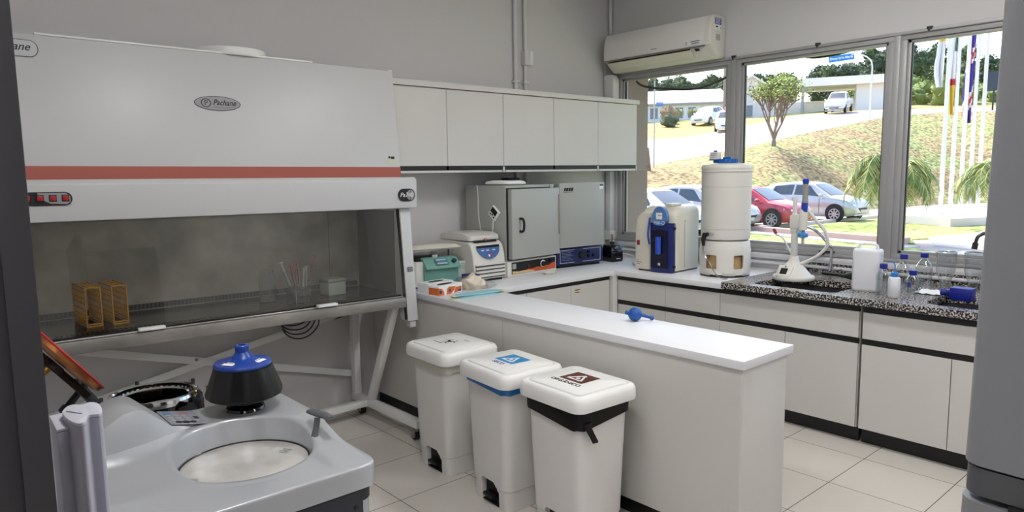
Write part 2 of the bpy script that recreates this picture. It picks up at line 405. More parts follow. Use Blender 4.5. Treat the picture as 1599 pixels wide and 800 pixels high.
# ---- worktops
t = T('white_worktop', 'white laminate corner worktop along the back wall and under the window', 'worktop', (0, 0, 0))
poly = [(-2.24, -.002), (-2.24, -.866), (-.9405, -.866), (-.9405, -1.850), (-.002, -1.850), (-.002, -.002)]
MB().prism([(p[0], p[1]) for p in poly], ZB, CZT).build('top', LAMTOP, t, bevel=.002)
GR = bpy.data.materials.new('granite'); GR.use_nodes = True; nt = GR.node_tree; b = nt.nodes['Principled BSDF']
tc = nt.nodes.new('ShaderNodeNewGeometry'); n1 = nt.nodes.new('ShaderNodeTexNoise'); n1.inputs['Scale'].default_value = 95; n1.inputs['Detail'].default_value = 2.5
rp = nt.nodes.new('ShaderNodeValToRGB'); e = rp.color_ramp.elements; e[0].position = .44; e[0].color = lin((30, 29, 30)); e[1].position = .60; e[1].color = lin((205, 198, 192))
q = e.new(.49); q.color = lin((70, 66, 66)); q = e.new(.53); q.color = lin((150, 144, 140))
nt.links.new(tc.outputs['Position'], n1.inputs['Vector']); nt.links.new(n1.outputs['Fac'], rp.inputs['Fac']); nt.links.new(rp.outputs['Color'], b.inputs['Base Color']); b.inputs['Roughness'].default_value = .15
t = T('granite_worktop', 'speckled black and white granite worktop with two sinks below the window', 'worktop', (0, 0, 0))
sk1 = rrect(-.865, -.42, -2.60, -2.03, .05); sk2 = rrect(-.865, -.47, -3.70, -3.10, .10)
plate_with_holes('top', [(-.958, -3.86), (-.958, -1.851), (-.002, -1.851), (-.002, -3.86)], [sk1[::-1], sk2[::-1]], ZB + .012, .915, GR, t)
MB().box(-.958, -.938, -3.86, -1.851, .872, .8739).build('front_edge', GR, t, smooth=False)
MB().box(-.024, -.003, -3.86, -1.851, .9155, .985).build('backsplash', GR, t, bevel=.002)
def basin(poly, name):
    m = MB(); cx = sum(p[0] for p in poly) / len(poly); cy = sum(p[1] for p in poly) / len(poly)
    R = []
    for z, k in ((.873, 1.03), (.868, 1.0), (.74, .97), (.715, .90), (.712, .15)):
        R.append([(cx + (p[0] - cx) * k, cy + (p[1] - cy) * k, z) for p in poly])
    m.loft(R, cap=False); m.quad(*R[-1])
    o = m.build(name, mat('sink_steel', (120, 118, 116), .3, 1.0), t)
    MB().cyl((cx, cy, .7125), .035, .004).build('drain', BLKGLOSS, o)
basin(sk1, 'sink_basin'); basin(sk2, 'sink_basin')

# ---- peninsula
t = T('peninsula_bench', 'long white laminate peninsula bench behind the three waste bins', 'bench', (0, 0, 0))
MB().box(-2.667, -2.241, -3.034, -.002, ZB, CZT).build('top', LAMTOP, t, bevel=.002)
PF = mat('laminate_panel', (208, 205, 200), .4)
for ya, yb in ((-3.015, -1.475), (-1.472, -.003)):
    box(-2.650, -2.632, ya, yb, .085, ZB).build('side_panel', PF, t, smooth=False)
MB().box(-2.632, -2.268, -3.015, -2.990, .0, ZB).build('end_panel', PF, t, bevel=.001)
box(-2.286, -2.268, -2.990, -.87, .085, ZB).build('inner_panel', PF, t, smooth=False)
box(-2.625, -2.607, -3.0, -.003, .001, .085).build('toe_kick', HS, t, smooth=False)
box(-2.311, -2.293, -2.98, -.87, .001, .085).build('toe_kick', HS, t, smooth=False)
# ================================================================== biological safety cabinet
HX1, HX0 = -2.74, -5.02
t = T('safety_cabinet', 'large white laminar flow safety cabinet with red stripe and sloping glass front', 'safety cabinet', (HX1, 0, 0))
# cabinet body leans very slightly in the picture: turned 1.6 deg towards the wall at its left end
LH = HX0 - HX1                                       # local x from LH (left) to 0 (right)
TW = radians(-1.3)
def hp(o): o.rotation_euler = (0, radians(.45), TW); o.location = (0, -.0, 0); return o
# upper housing: side outline in (y, z)
prof = [(-.07, 1.475), (-.07, 2.365), (-.50, 2.365), (-.575, 1.675), (-.575, 1.475)]
hp(MB().prism(prof, LH, 0, 'x').build('housing', HOODW, t, bevel=.004))
# red band lying on the sloping front
def fr(z): return -.50 - .075 * (2.365 - z) / .69
band = MB().prism([(fr(1.742) - .002, 1.742), (fr(1.742) + .01, 1.742), (fr(1.665) + .01, 1.665), (fr(1.665) - .002, 1.665)], LH, 0.001, 'x')
hp(band.build('red_stripe', RED, t, smooth=False))['label'] = 'brick red stripe'
# projecting control box
cb = MB().prism([(-.565, 1.470), (-.715, 1.480), (-.72, 1.655), (-.700, 1.677), (-.565, 1.677)], LH - .03, .03, 'x').build('control_box', HOODW, t, bevel=.006)
hp(cb)
# top details
MBt = MB().cyl((-.98, -.33, 2.365), .20, .045, n=36).build('exhaust_collar', WHITEP, t, bevel=.004); hp(MBt)
hp(MB().box(-1.95, -.55, -.50, -.12, 2.3655, 2.376).build('service_hatch', WHITEP, t, bevel=.002))
hp(MB().box(-.02, .012, -.48, -.44, 2.355, 2.375).build('corner_clip', WHITEP, t, bevel=.003))
# side columns
def column(x0, x1, nm):
    m = MB().prism([(-.07, .80), (-.07, 1.40), (-.55, 1.40), (-.685, 1.475), (-.665, 1.475), (-.735, .765), (-.715, .748), (-.66, .748), (-.60, .80)], x0, x1, 'x')
    return hp(m.build(nm, HOODW, t, bevel=0))
def col2(x0, x1):
    m = MB().prism([(-.07, .80), (-.07, 1.42), (-.64, 1.476), (-.675, 1.476), (-.745, .750), (-.67, .750), (-.62, .80)], x0, x1, 'x')
    return hp(m.build('side_column', HOODW, t, bevel=.002))
c1 = col2(-.075, .0); c2 = col2(LH, LH + .075)
hp(MB().prism([(-.69, .705), (-.69, .752), (-.735, .752), (-.735, .705)], -.055, -.012, 'x').build('column_foot', HOODW, t, bevel=.002))
# interior: back panel, side liners, work surface
hp(box(LH + .075, -.075, -.10, -.085, .90, 1.50).build('back_panel', STEELB, t, smooth=False))['label'] = 'stained stainless steel back panel'
hp(box(-.0785, -.0755, -.60, -.10, .90, 1.46).build('side_liner', mat('dull_liner', (88, 84, 80), .5, .7), t, smooth=False))
hp(box(LH + .0755, LH + .0785, -.60, -.10, .90, 1.46).build('side_liner', MATS['dull_liner'], t, smooth=False))
hp(box(-.30, -.298, -.102, -.0995, .93, 1.48).build('panel_line', DARK, t, smooth=False))  # thin dark upright line on the back panel
WS = mat('work_surface', (58, 54, 52), .2, .5)
hp(box(LH + .075, -.075, -.665, -.10, .895, .915).build('work_surface', WS, t, smooth=False))
# slotted air grilles: real slots as a dark strip with ribs
def grille(y0, y1, z, up):
    m = MB(); n = 96; x0 = LH + .10; x1 = -.10; st = (x1 - x0) / n
    m2 = MB()
    if up: m2.box(x0, x1, -.1035, -.1015, .920, .952)
    else: m2.box(x0, x1, y0, y1, z, z + .0015)
    o = hp(m2.build('air_grille', INK, t, smooth=False))
    for i in range(n + 1):
        x = x0 + i * st
        if up: m.box(x - st * .27, x + st * .27, -.106, -.1036, .922, .950)
        else: m.box(x - st * .27, x + st * .27, y0, y1, z + .0016, z + .004)
    m.build('grille_ribs', mat('dark_steel', (96, 92, 88), .4, .8), o, smooth=False)
grille(0, 0, 0, True); grille(-.655, -.60, .9155, False)
# glass sash
hp(MB().prism([(-.650, 1.478), (-.655, 1.478), (-.722, .925), (-.717, .925)], LH + .078, -.078, 'x').build('glass_sash', SASH, t, smooth=False))['label'] = 'sloping glass sash'
hp(MB().prism([(-.645, 1.472), (-.662, 1.472), (-.738, .760), (-.722, .760)], -.086, -.0755, 'x').build('sash_channel', BLACK, t, smooth=False))
hp(MB().prism([(-.645, 1.472), (-.662, 1.472), (-.738, .760), (-.722, .760)], LH + .0755, LH + .086, 'x').build('sash_channel', BLACK, t, smooth=False))
# stainless front bar
hp(MB().box(LH + .02, -.087, -.745, -.675, .845, .908).build('front_bar', STEEL, t, bevel=.003))['label'] = 'stainless steel front bar'
hp(MB().box(LH + .02, -.087, -.72, -.10, .872, .892).build('base_tray', STEEL, t, bevel=.002))
hp(MB().tube([(LH + .05, -.730, .915), (-.10, -.730, .915)], .005, 8).build('front_rail', CHROME, t))
for xc in (-4.32, -3.37):
    xx = xc - HX1
    hp(MB().box(xx - .062, xx + .062, -.765, -.728, .918, .934).build('sash_handle', WHITEP, t, bevel=.004))
# badges
def hoodM(x, z, ylift=0):
    a = Vector((cos(TW), sin(TW), 0)); s_ = .075 / .69
    upv = Vector((0, .075, .69)).normalized()
    y = fr(z) - .0005 - ylift
    return frame((x, y, z), (1, 0, 0), upv)
OVAL = mat('badge_silver', (150, 150, 152), .4, .3)
def badge(x, z, w, h, M, script=True):
    q = MB(); q.M = M
    q.prism(ell(0, 0, w, h, 40), .0002, .0022)
    o = hp(q.build('oval_badge', INK, t))
    q = MB(); q.M = M; q.prism(ell(0, 0, w - .004, h - .003, 40), .0022, .0028); q.build('badge_face', OVAL, o)
    return o
M = hoodM(-3.868 - HX1, 2.088)
o = badge(0, 0, .124, .040, M)
BR = mat('badge_ink', (46, 16, 20), .5)
q = MB(); q.M = M @ Matrix.Translation((-.063, 0, .0029)); n = 24
for i in range(n):
    a, c = 2 * pi * i / n, 2 * pi * (i + 1) / n
    q.quad((.027 * cos(a), .024 * sin(a), 0), (.027 * cos(c), .024 * sin(c), 0), (.022 * cos(c), .0195 * sin(c), 0), (.022 * cos(a), .0195 * sin(a), 0))
q.build('monogram_ring', BR, o, smooth=False)
text('P', 'monogram', .040, BR, o, M @ Matrix.Translation((-.063, -.001, .0029)), .0002)
text('Pachane', 'lettering', .044, INK, o, M @ Matrix.Translation((.035, .004, .0029)), .0002, bold=.0006, shear=.35, sx=.86)
q = MB(); q.M = M @ Matrix.Translation((.035, -.021, .0029)); q.prism([(-.06, 0), (0, -.003), (.05, .002), (.05, .0032), (0, -.0015), (-.06, .0015)], 0, .0003); q.build('flourish', INK, o, smooth=False)
# cut-off badge at the left
M = hoodM(-4.80 - HX1, 2.295)
q = MB(); q.M = M; q.prism(rrect(-.12, .12, -.041, .041, .038), .0002, .0022); o2 = hp(q.build('oval_badge', INK, t))
q = MB(); q.M = M; q.prism(rrect(-.117, .117, -.038, .038, .035), .0022, .0028); q.build('badge_face', OVAL, o2)
text('Pachane', 'lettering', .052, INK, o2, M @ Matrix.Translation((.005, .006, .0029)), .0002, bold=.0006, shear=.35, sx=.95)
# approval sticker low at the right of the housing
M = hoodM(-2.80 - HX1, 1.79)
q = MB(); q.M = M; q.box(-.024, .024, -.024, .024, .0002, .0008); o3 = hp(q.build('rating_sticker', mat('sticker', (205, 205, 180), .6), t, smooth=False))
q = MB(); q.M = M; q.box(-.022, -.008, .008, .022, .0009, .0014); q.box(-.004, .022, .004, .021, .0009, .0014); q.build('printing', INK, o3, smooth=False)
# control badges on the box
def boxM(x, z): return frame((x, -.7195 - .0006, z), (1, 0, 0), (0, 0, 1))
M = boxM(-2.79 - HX1, 1.563)
q = MB(); q.M = M; q.prism(rrect(-.062, .062, -.040, .040, .038), .0002, .002); o4 = hp(q.build('model_badge', INK, t))
q = MB(); q.M = M; q.prism(rrect(-.0, .056, -.034, .034, .032), .002, .0024); q.build('badge_face', OVAL, o4)
text('Pa740', 'lettering', .040, PAPER, o4, M @ Matrix.Translation((0, 0, .0026)), .0003, shear=.2)
M = boxM(-4.725 - HX1, 1.588)
q = MB(); q.M = M; q.prism(rrect(-.108, .108, -.032, .032, .031), .0002, .002); o5 = hp(q.build('switch_panel', INK, t))
q = MB(); q.M = M; q.prism([(-.03, .028), (.08, .028), (.10, .012), (.10, -.015), (.085, -.026), (.02, -.022), (-.02, 0)], .002, .0024); q.build('panel_face', OVAL, o5)
for k in range(4):
    q = MB(); q.M = M; x = -.070 + .050 * k; q.box(x - .015, x + .015, -.013, .018, .002, .006)
    w_ = q.build('switch', INK, o5, bevel=.001)
for k in range(4):
    q = MB(); q.M = M; x = -.070 + .050 * k; q.prism([(x - .011, -.009), (x + .011, -.009), (x + .011, .014), (x - .011, .014)], .006, .011)
    q.build('red_rocker', mat('red_rocker', (170, 30, 34), .3), o5, bevel=.001)
# column print
q = MB(); q.M = frame((-.035, -.7168, 1.08), (1, 0, 0), (0, .07, .72))
for k in range(3):
    for a, b_ in ((-.020, -.006), (-.003, .006), (.009, .020)): q.box(a, b_, .012 - k * .011, .018 - k * .011, .0004, .0012)
hp(q.build('warning_print', INK, t, smooth=False))
# stand
sx = -2.865 - HX1
for s_ in (0, 1):
    x = sx if s_ == 0 else LH + .125
    MB().box(x - .025, x + .025, -.90, -.06, .085, .135).build('base_rail', WHITEP, t, bevel=.003)
    MB().box(x - .024, x + .024, -.125, -.07, .135, .87).build('rear_leg', WHITEP, t, bevel=.003)
    MB().bar((x, -.30, .13), (x, -.655, .87), .048, .05, up=(0, 1, 0)).build('front_leg', WHITEP, t, bevel=.003)
    for y in (-.87, -.18):
        c = MB().cyl((x - .0, y, .062), .012, .03, n=14).box(x - .022, x + .022, y - .004, y + .034, .058, .066)
        c.box(x - .024, x - .019, y, y + .04, .02, .062).box(x + .019, x + .024, y, y + .04, .02, .062)
        k = c.build('caster_fork', STEEL, t)
        MB().cyl((x - .016, y + .020, .0325), .0325, .032, 'x', n=24).build('wheel', INK, k, bevel=.003)
        if y < -.5: MB().box(x - .01, x + .01, y - .03, y + .0, .045, .058).build('brake_lever', INK, k, bevel=.002)
MB().box(LH + .15, sx - .025, -.285, -.235, .085, .13).build('lower_rail', WHITEP, t, bevel=.003)
MB().bar((LH + .1, -.055, .353), (sx, -.055, .74), .006, .045, up=(0, 0, 1)).build('cross_brace', WHITEP, t, bevel=.001)
MB().bar((LH + .1, -.063, .84), (sx, -.063, .272), .006, .045, up=(0, 0, 1)).build('cross_brace', WHITEP, t, bevel=.001)
MB().cyl((-3.935 - HX1, -.072, .575), .009, .012, 'y', n=12).build('brace_bolt', STEEL, t)

# cable coil hanging on the wall below the cabinet
CB = mat('grey_cable', (62, 62, 64), .5)
t = T('cable_coil', 'dark grey power cable coiled and hanging below the safety cabinet', 'cable', (-3.30, -.045, .745))
for k in range(5):
    a = .095 + .008 * k; bq = .062 + .009 * k; pts = [(a * cos(u) + .01 * k, .008 * sin(3 * u + k) - .012 * k, .035 + -.02 * k + bq * sin(u)) for u in [2 * pi * i / 30 for i in range(31)]]
    MB().tube(pts, .005, 7, cap=False).build('cable_loop', CB, t)
MB().tube(smooth_path([(.09, 0, .0), (.20, .0, -.035), (.34, .02, -.06), (.44, .03, -.03), (.50, .035, .01)]), .0045, 7).build('cable_tail', CB, t)
MB().tube(smooth_path([(.09, -.01, .02), (.22, .0, -.0), (.36, .02, -.02), (.44, .03, -.03)]), .0045, 7).build('cable_tail', CB, t)
t['label'] = 'dark grey power cable coiled and hanging below the safety cabinet'
HK = MB().tube([(-.0, .045, .19), (0, -.03, .19), (0, -.05, .12)], .004, 6).build('hook', STEEL, t)

# things inside the cabinet (z of the work surface)
def wz(x): return .9155 + (x - HX1) * -math.tan(radians(.45))
ORA = mat('orange_wire', (206, 150, 48), .4)
def wire_rack(x, y, label):
    z = wz(x); t = T('test_tube_rack', label, 'rack', (x, y, z), radians(3), group=None); W, D, Hh = .070, .24, .205
    m = MB()
    for a in (0, W):
        for c in (0, D): m.box(a - .003, a + .003, c - .003, c + .003, 0, Hh)
    for z in (.003, .015, Hh):
        for a in (0, W): m.box(a - .003, a + .003, 0, D, z - .003, z + .003)
        for c in (0, D): m.box(0, W, c - .003, c + .003, z - .003, z + .003)
    m.build('frame', ORA, t)
    for a, nm in ((0, 'side_mesh'), (W, 'side_mesh')):
        m = MB(); n = 9
        for i in range(n):
            y0 = D * i / n; m.bar((a, y0, .01), (a, min(D, y0 + D / n), Hh), .0025, .0025, up=(1, 0, 0)); m.bar((a, min(D, y0 + D / n), .01), (a, y0, Hh), .0025, .0025, up=(1, 0, 0))
        for k in range(6): m.box(a - .0016, a + .0016, 0, D, .03 + k * .03, .033 + k * .03)
        m.build(nm, ORA, t)
    m = MB()
    for i in range(1, 6): m.box(0, W, D * i / 6 - .0015, D * i / 6 + .0015, Hh - .002, Hh + .001)
    m.box(W / 3 - .0015, W / 3 + .0015, 0, D, Hh - .002, Hh + .001).box(2 * W / 3 - .0015, 2 * W / 3 + .0015, 0, D, Hh - .002, Hh + .001)
    m.build('tube_grid', ORA, t)
    return t
wire_rack(-4.56, -.42, 'orange wire rack in the safety cabinet, the left one')
wire_rack(-4.44, -.43, 'orange wire rack in the safety cabinet, the right one')
# reagent jar
t = T('glass_jar', 'empty clear glass jar on the dark work surface left of the pipette rack', 'jar', (-3.56, -.30, wz(-3.56)))
MB().lathe([(.001, 0), (.046, 0), (.05, .01), (.05, .16), (.044, .175), (.044, .20)], n=28, cap=False).build('glass', CLEAR, t)
MB().lathe([(.001, .003), (.044, .003), (.045, .025), (.001, .026)], n=24, cap=False).build('residue', mat('residue', (150, 148, 140), .6), t)
# pipette rack
t = T('wire_stand', 'small steel wire stand holding syringes in the safety cabinet', 'stand', (-3.50, -.58, wz(-3.5)), radians(12))
m = MB()
for z in (.003, .045, .085):
    for a in (0, .10): m.tube([(a, 0, z), (a, .09, z)], .0028, 6)
    for c in (0, .045, .09): m.tube([(0, c, z), (.10, c, z)], .0028, 6)
for a in (0, .10):
    for c in (0, .09): m.tube([(a, c, 0), (a, c, .095)], .0028, 6)
m.build('wire_frame', CHROME, t)
SY = sheet_glass('syringe_plastic', (.85, .86, .86), .12, .2, .6); SYR = mat('red_plunger', (176, 66, 52), .4)
syl = ['leaning far left', 'with red plunger, leaning left', 'upright with red plunger in the middle', 'leaning right in front', 'leaning far right with red cap', 'short one behind on the right']
for k, (dx, lean, ly, h) in enumerate(((.015, -.30, .1, .26), (.03, -.22, -.1, .24), (.05, -.02, .1, .25), (.06, .16, .12, .20), (.085, .26, -.05, .28), (.09, .18, .2, .21))):
    s_ = T('syringe', 'clear plastic syringe in the wire stand, ' + syl[k], 'syringe', (-3.50 + dx, -.555 + .01 * k, wz(-3.5) + .012))
    M = Matrix.Rotation(lean, 4, 'Y') @ Matrix.Rotation(-ly, 4, 'X')
    q = MB(); q.M = M; q.lathe([(.002, 0), (.003, .03), (.014, .035), (.014, h * .8), (.020, h * .8), (.020, h * .81), (.014, h * .81)], n=14, cap=False); q.build('barrel', SY, s_)
    q = MB(); q.M = M; q.lathe([(.009, h * .45), (.009, h * .47), (.004, h * .48), (.004, h), (.012, h), (.012, h + .004)], n=12); q.build('plunger', SYR if k in (1, 2, 4) else OFFW, s_)
t = T('tip_box', 'small grey lidded plastic box in the safety cabinet', 'box', (-3.20, -.40, wz(-3.2)), radians(8))
MB().box(0, .135, 0, .10, 0, .085).build('base', mat('pale_grey', (168, 176, 172), .5), t, bevel=.006)
MB().box(-.003, .138, -.003, .103, .087, .108).build('lid', mat('frosted_lid', (150, 152, 148), .3), t, bevel=.006)
# ================================================================== pedal bins
def rr_ring(cx, cy, hx, hy, r, z, n=5): return [(p[0], p[1], z) for p in rrect(cx - hx, cx + hx, cy - hy, cy + hy, r, n)]
SYM = {}
def pedal_bin(x, y, rz, label, kind):
    """front (pedal side) faces local -x; footprint .36 deep (x) by .40 wide (y)"""
    t = T('pedal_bin', label, 'waste bin', (x, y, 0), rz)
    # body: hollow shell with an arched pedal opening at the front
    R = [rr_ring(0, 0, .165, .185, .05, .0015), rr_ring(0, 0, .167, .187, .05, .10), rr_ring(.0, 0, .172, .192, .055, .105), rr_ring(.0, 0, .192, .215, .06, .62), rr_ring(0, 0, .200, .222, .06, .625), rr_ring(0, 0, .200, .222, .06, .640), rr_ring(0, 0, .182, .205, .055, .640), rr_ring(0, 0, .165, .185, .05, .14)]
    m = MB().loft(R, cap=True)
    b = m.build('body', BINW, t, ang=40)
    cut = MB().prism([(-.100, -.01), (.078, -.01), (.078, .112), (.066, .124), (-.050, .124), (-.072, .110), (-.084, .088), (-.100, .080)], -.30, -.07, 'x').build('cutter', BINW, None, smooth=False)
    cut.location = (x, y, 0); cut.rotation_euler = (0, 0, rz); bpy.context.view_layer.update()
    md = b.modifiers.new('opening', 'BOOLEAN'); md.operation = 'DIFFERENCE'; md.object = cut; md.solver = 'EXACT'
    dg = bpy.context.evaluated_depsgraph_get(); me = bpy.data.meshes.new_from_object(b.evaluated_get(dg)); b.modifiers.clear(); b.data = me
    bpy.data.objects.remove(cut)
    # dark recess behind the opening with the pedal
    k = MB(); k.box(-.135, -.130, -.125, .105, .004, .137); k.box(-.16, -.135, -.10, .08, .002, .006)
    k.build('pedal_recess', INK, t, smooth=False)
    MB().box(-.185, -.12, -.050, .050, .035, .052).build('pedal', BLACK, t, bevel=.006)
    # lid: soft dome rim and raised inner panel
    L = [rr_ring(0, 0, .212, .236, .055, .622), rr_ring(0, 0, .227, .253, .062, .626), rr_ring(0, 0, .230, .256, .064, .640), rr_ring(0, 0, .228, .254, .062, .672), rr_ring(0, 0, .220, .246, .058, .688), rr_ring(0, 0, .206, .232, .050, .694),
         rr_ring(0, 0, .192, .216, .034, .693), rr_ring(0, 0, .189, .213, .033, .688), rr_ring(0, 0, .184, .208, .031, .688), rr_ring(0, 0, .181, .205, .030, .697), rr_ring(0, 0, .172, .196, .026, .700), rr_ring(0, 0, .06, .07, .02, .7015)]
    m = MB().loft(L, cap=True); lid = m.build('lid', LIDW, t, ang=50)
    # bag
    if kind != 'bio':
        bm_ = BLUE if kind == 'seco' else mat('black_bag', (6, 6, 7), .5, spec=.3)
        if kind == 'seco': bm_ = mat('blue_bag', (34, 110, 178), .35)
        n = 5; dz = .045 if kind == 'seco' else .085
        lo = rr_ring(0, 0, .199, .222, .06, 0); hi = []
        ring0 = [(p[0], p[1], .640) for p in rr_ring(0, 0, .2035, .2255, .06, 0)]
        ring1 = []; ring2 = []
        for i, p in enumerate(lo):
            w = .002 * sin(i * 2.3) + .003 * sin(i * .5 + 1); ang = atan2(p[1], p[0])
            d = dz * (.75 + .45 * max(0, cos(ang + 2.5)))
            zz = .640 - d + w
            kx = 1.0 + (.02 if kind != 'seco' else .01) + .004 * sin(i * 1.7); ring1.append((p[0] * kx, p[1] * kx, .640 - d * .5)); ring2.append((p[0] * (kx - .008), p[1] * (kx - .008), zz))
        MB().loft([[(p[0] * .97, p[1] * .97, .645) for p in ring0], ring0, ring1, ring2], cap=False).build('bin_liner', bm_, t, ang=60)
        if kind == 'org':
            tl = MB().loft([[(-.165 + a, -.232 + .012 * c_, z) for a, c_ in ((0, 0), (.035, -.4), (.05, .4), (.015, .6))] for z in (.575, .555)] +
                           [[(-.150 + a, -.245 + .012 * c_, .525) for a, c_ in ((0, 0), (.035, -.4), (.045, .4), (.015, .6))], [(-.128 + a, -.252 + .012 * c_, .488) for a, c_ in ((0, 0), (.030, -.4), (.045, .4), (.015, .6))]])
            tl.build('liner_tail', bm_, t, ang=60)
    else:
        lo = rr_ring(0, 0, .199, .222, .06, .600)
        MB().loft([[(p[0] * 1.018, p[1] * 1.018, .637) for p in lo], [(p[0] * 1.006, p[1] * 1.006, .575 + .008 * sin(i * 1.9)) for i, p in enumerate(lo)]], cap=False).build('bin_liner', mat('pale_liner', (206, 204, 190), .35), t, ang=60)
    # lid print; reading direction runs along local -y... viewer stands at -x
    M = frame((0, 0, .7022), (0, -1, 0), (1, 0, 0))
    t.scale = (.86, .85, 1.045)
    M = M @ Matrix.Diagonal((1.75, 1.75, 1, 1)) @ Matrix.Translation((0, -.008, 0))
    if kind == 'bio':
        q = MB(); q.M = M
        for a in (90, 210, 330):
            cx_, cy_ = .014 * cos(radians(a)), .014 * sin(radians(a)) + .0
            for i in range(16):
                a0, a1 = radians(a + 45 + 270 * i / 16), radians(a + 45 + 270 * (i + 1) / 16)
                # open crescents
                pa = radians(a) + pi * 0 + (-2.3 + 4.6 * i / 16); pb = radians(a) + (-2.3 + 4.6 * (i + 1) / 16)
                sg = -1
                def pt(th, r): return (cx_ * 1.15 - r * cos(th + pi) * 1.0, cy_ * 1.15 - r * sin(th + pi), 0)
                q.quad(pt(pa + pi, .020), pt(pb + pi, .020), pt(pb + pi, .0155), pt(pa + pi, .0155))
        q.box(-.05, -.0, -.040, -.036, 0, .0003); q.box(-.008, .008, -.008, .008, 0, .0002)
        q.build('biohazard_symbol', INK, lid, smooth=False)
        q = MB(); q.M = M; q.box(.02, .055, .052, .055, 0, .0003); q.build('printed_line', INK, lid, smooth=False)
    else:
        c = (34, 140, 200) if kind == 'seco' else (84, 36, 26)
        q = MB(); q.M = M; q.box(-.052, .048, -.020, .062, 0, .0006); q.build('colour_square', mat('square_' + kind, c, .5), lid, smooth=False)
        q = MB(); q.M = M
        tri = [(-.036, -.006), (.034, -.006), (-.001, .052)]
        for i in range(3):
            a, b2 = Vector(tri[i]), Vector(tri[(i + 1) % 3]); d = (b2 - a); nrm = Vector((-d.y, d.x)).normalized(); p0 = a + d * .16; p1 = a + d * .84
            q.prism([tuple(p0), tuple(p1), tuple(p1 + nrm * .007), tuple(p0 + nrm * .007)], .0006, .001)
            e_ = p1 + nrm * .0035; dd = d.normalized(); q.prism([tuple(e_ + nrm * .009 - dd * .004), tuple(e_ + dd * .011), tuple(e_ - nrm * .009 - dd * .004)], .0006, .001)
        q.prism(ell(0, .013, .007, .007, 14), .0006, .001)
        q.build('recycling_symbol', PAPER, lid, smooth=False)
        text('SECO' if kind == 'seco' else 'ORGÂNICO', 'lettering', .024, mat('blue_ink', (60, 90, 170), .6) if kind == 'seco' else INK, lid, M @ Matrix.Translation((-.002, -.040, 0)), .0004, bold=.0001)
    return t
pedal_bin(-2.905, -1.315, radians(-2), 'white pedal bin with biohazard sign, the farthest of the three bins', 'bio')
pedal_bin(-2.935, -1.865, radians(-5), 'white pedal bin with blue liner and blue recycling sign, middle of the three', 'seco')
pedal_bin(-2.93, -2.335, radians(-3), 'white pedal bin with black liner and brown ORGÂNICO sign, the nearest bin', 'org')

# ================================================================== floor centrifuge
ZT, ZK = .89, .85
t = T('floor_centrifuge', 'large silver floor centrifuge with round chamber in the left foreground', 'centrifuge', (-4.235, -2.765, 0))
Wc, Dc = .78, .73                       # local: x from -Wc to 0, y from 0 to Dc
C0 = (-.280, .328); Rr = .200
MB().prism(rrect(-Wc + .015, -.015, .02, Dc - .015, .04), .05, .775).build('body', SILV, t, ang=40)
MB().prism(rrect(-Wc + .012, -.012, .012, Dc - .012, .05), .735, .777).build('dark_band', DARK, t, ang=40)  # dark band of the shell itself, below the silver skirt
MB().box(-Wc + .06, -.058, .006, .03, .06, .775).build('front_panel', mat('charcoal_panel', (38, 38, 46), .45), t, bevel=.003)
MB().cyl((-.082, .003, .725), .006, .006, 'y', n=12).build('panel_screw', BLKGLOSS, t)
MB().box(-Wc + .055, -.053, .004, .0055, .772, .776).build('panel_edge', BLACK, t, smooth=False)
# shell top: one flowing surface from the low front to the high back, with a round well
def sst(t): t = max(0, min(1, t)); return t * t * (3 - 2 * t)
def hz_(x, y): return .847 + .047 * sst((y - .20) / .24)
outer = rrect(-Wc, 0, 0, Dc, .045, 6)
NN = 96
def ray_out(a):
    """distance from the well centre to the rounded outline in direction a"""
    d = (cos(a), sin(a)); best = 9
    for i in range(len(outer)):
        p, q2 = outer[i], outer[(i + 1) % len(outer)]; ex, ey = q2[0] - p[0], q2[1] - p[1]; den = d[0] * ey - d[1] * ex
        if abs(den) < 1e-12: continue
        u = ((p[0] - C0[0]) * ey - (p[1] - C0[1]) * ex) / den; v = ((p[0] - C0[0]) * d[1] - (p[1] - C0[1]) * d[0]) / den
        if u > 0 and -1e-6 <= v <= 1 + 1e-6: best = min(best, u)
    return best
RO = [ray_out(2 * pi * i / NN) for i in range(NN)]
rings = []
def addring(fr, zoff, absz=None, inset=0):
    R = []
    for i in range(NN):
        a = 2 * pi * i / NN; r = Rr + (RO[i] - Rr - inset) * fr; x, y = C0[0] + r * cos(a), C0[1] + r * sin(a); R.append((x, y, absz if absz is not None else hz_(x, y) + zoff))
    rings.append(R)
def addin(dr, zoff, absz=None):
    R = []
    for i in range(NN):
        a = 2 * pi * i / NN; r = Rr + dr; x, y = C0[0] + r * cos(a), C0[1] + r * sin(a); R.append((x, y, absz if absz is not None else hz_(x, y) + zoff))
    rings.append(R)
addin(-.010, 0, .812); addin(-.005, 0, .822); addin(-.001, -.006); addin(.001, -.001); addin(.006, .003); addin(.018, .002); addin(.032, .0)
for k in range(1, 9): addring(.10 + .88 * k / 8 if k < 8 else .965, 0)
addring(.985, -.002); addring(.996, -.007); addring(1.0, -.016); addring(1.0, 0, .800); addring(1.0, 0, .778)
MB().loft(rings, cap=False).build('shell_top', SILV, t, ang=70)
MB().lathe([(Rr - .009, .812), (Rr - .009, .820), (Rr - .014, .820), (Rr - .014, .812)], (C0[0], C0[1], 0), 56, cap=False).build('seal_ring', BLKGLOSS, t)
MB().cyl((C0[0], C0[1], .798), Rr - .013, .019, n=56).build('chamber_lid', STEELD, t, bevel=.002)['label'] = 'brushed metal chamber lid'
q = MB(); q.M = Matrix.Translation((C0[0] + .125, C0[1] + .02, .8172)) @ Matrix.Rotation(radians(25), 4, 'Z'); q.box(-.018, .018, -.035, .035, 0, .0005)
st = q.build('chamber_label', mat('label_silver', (196, 196, 190), .5), t, smooth=False)
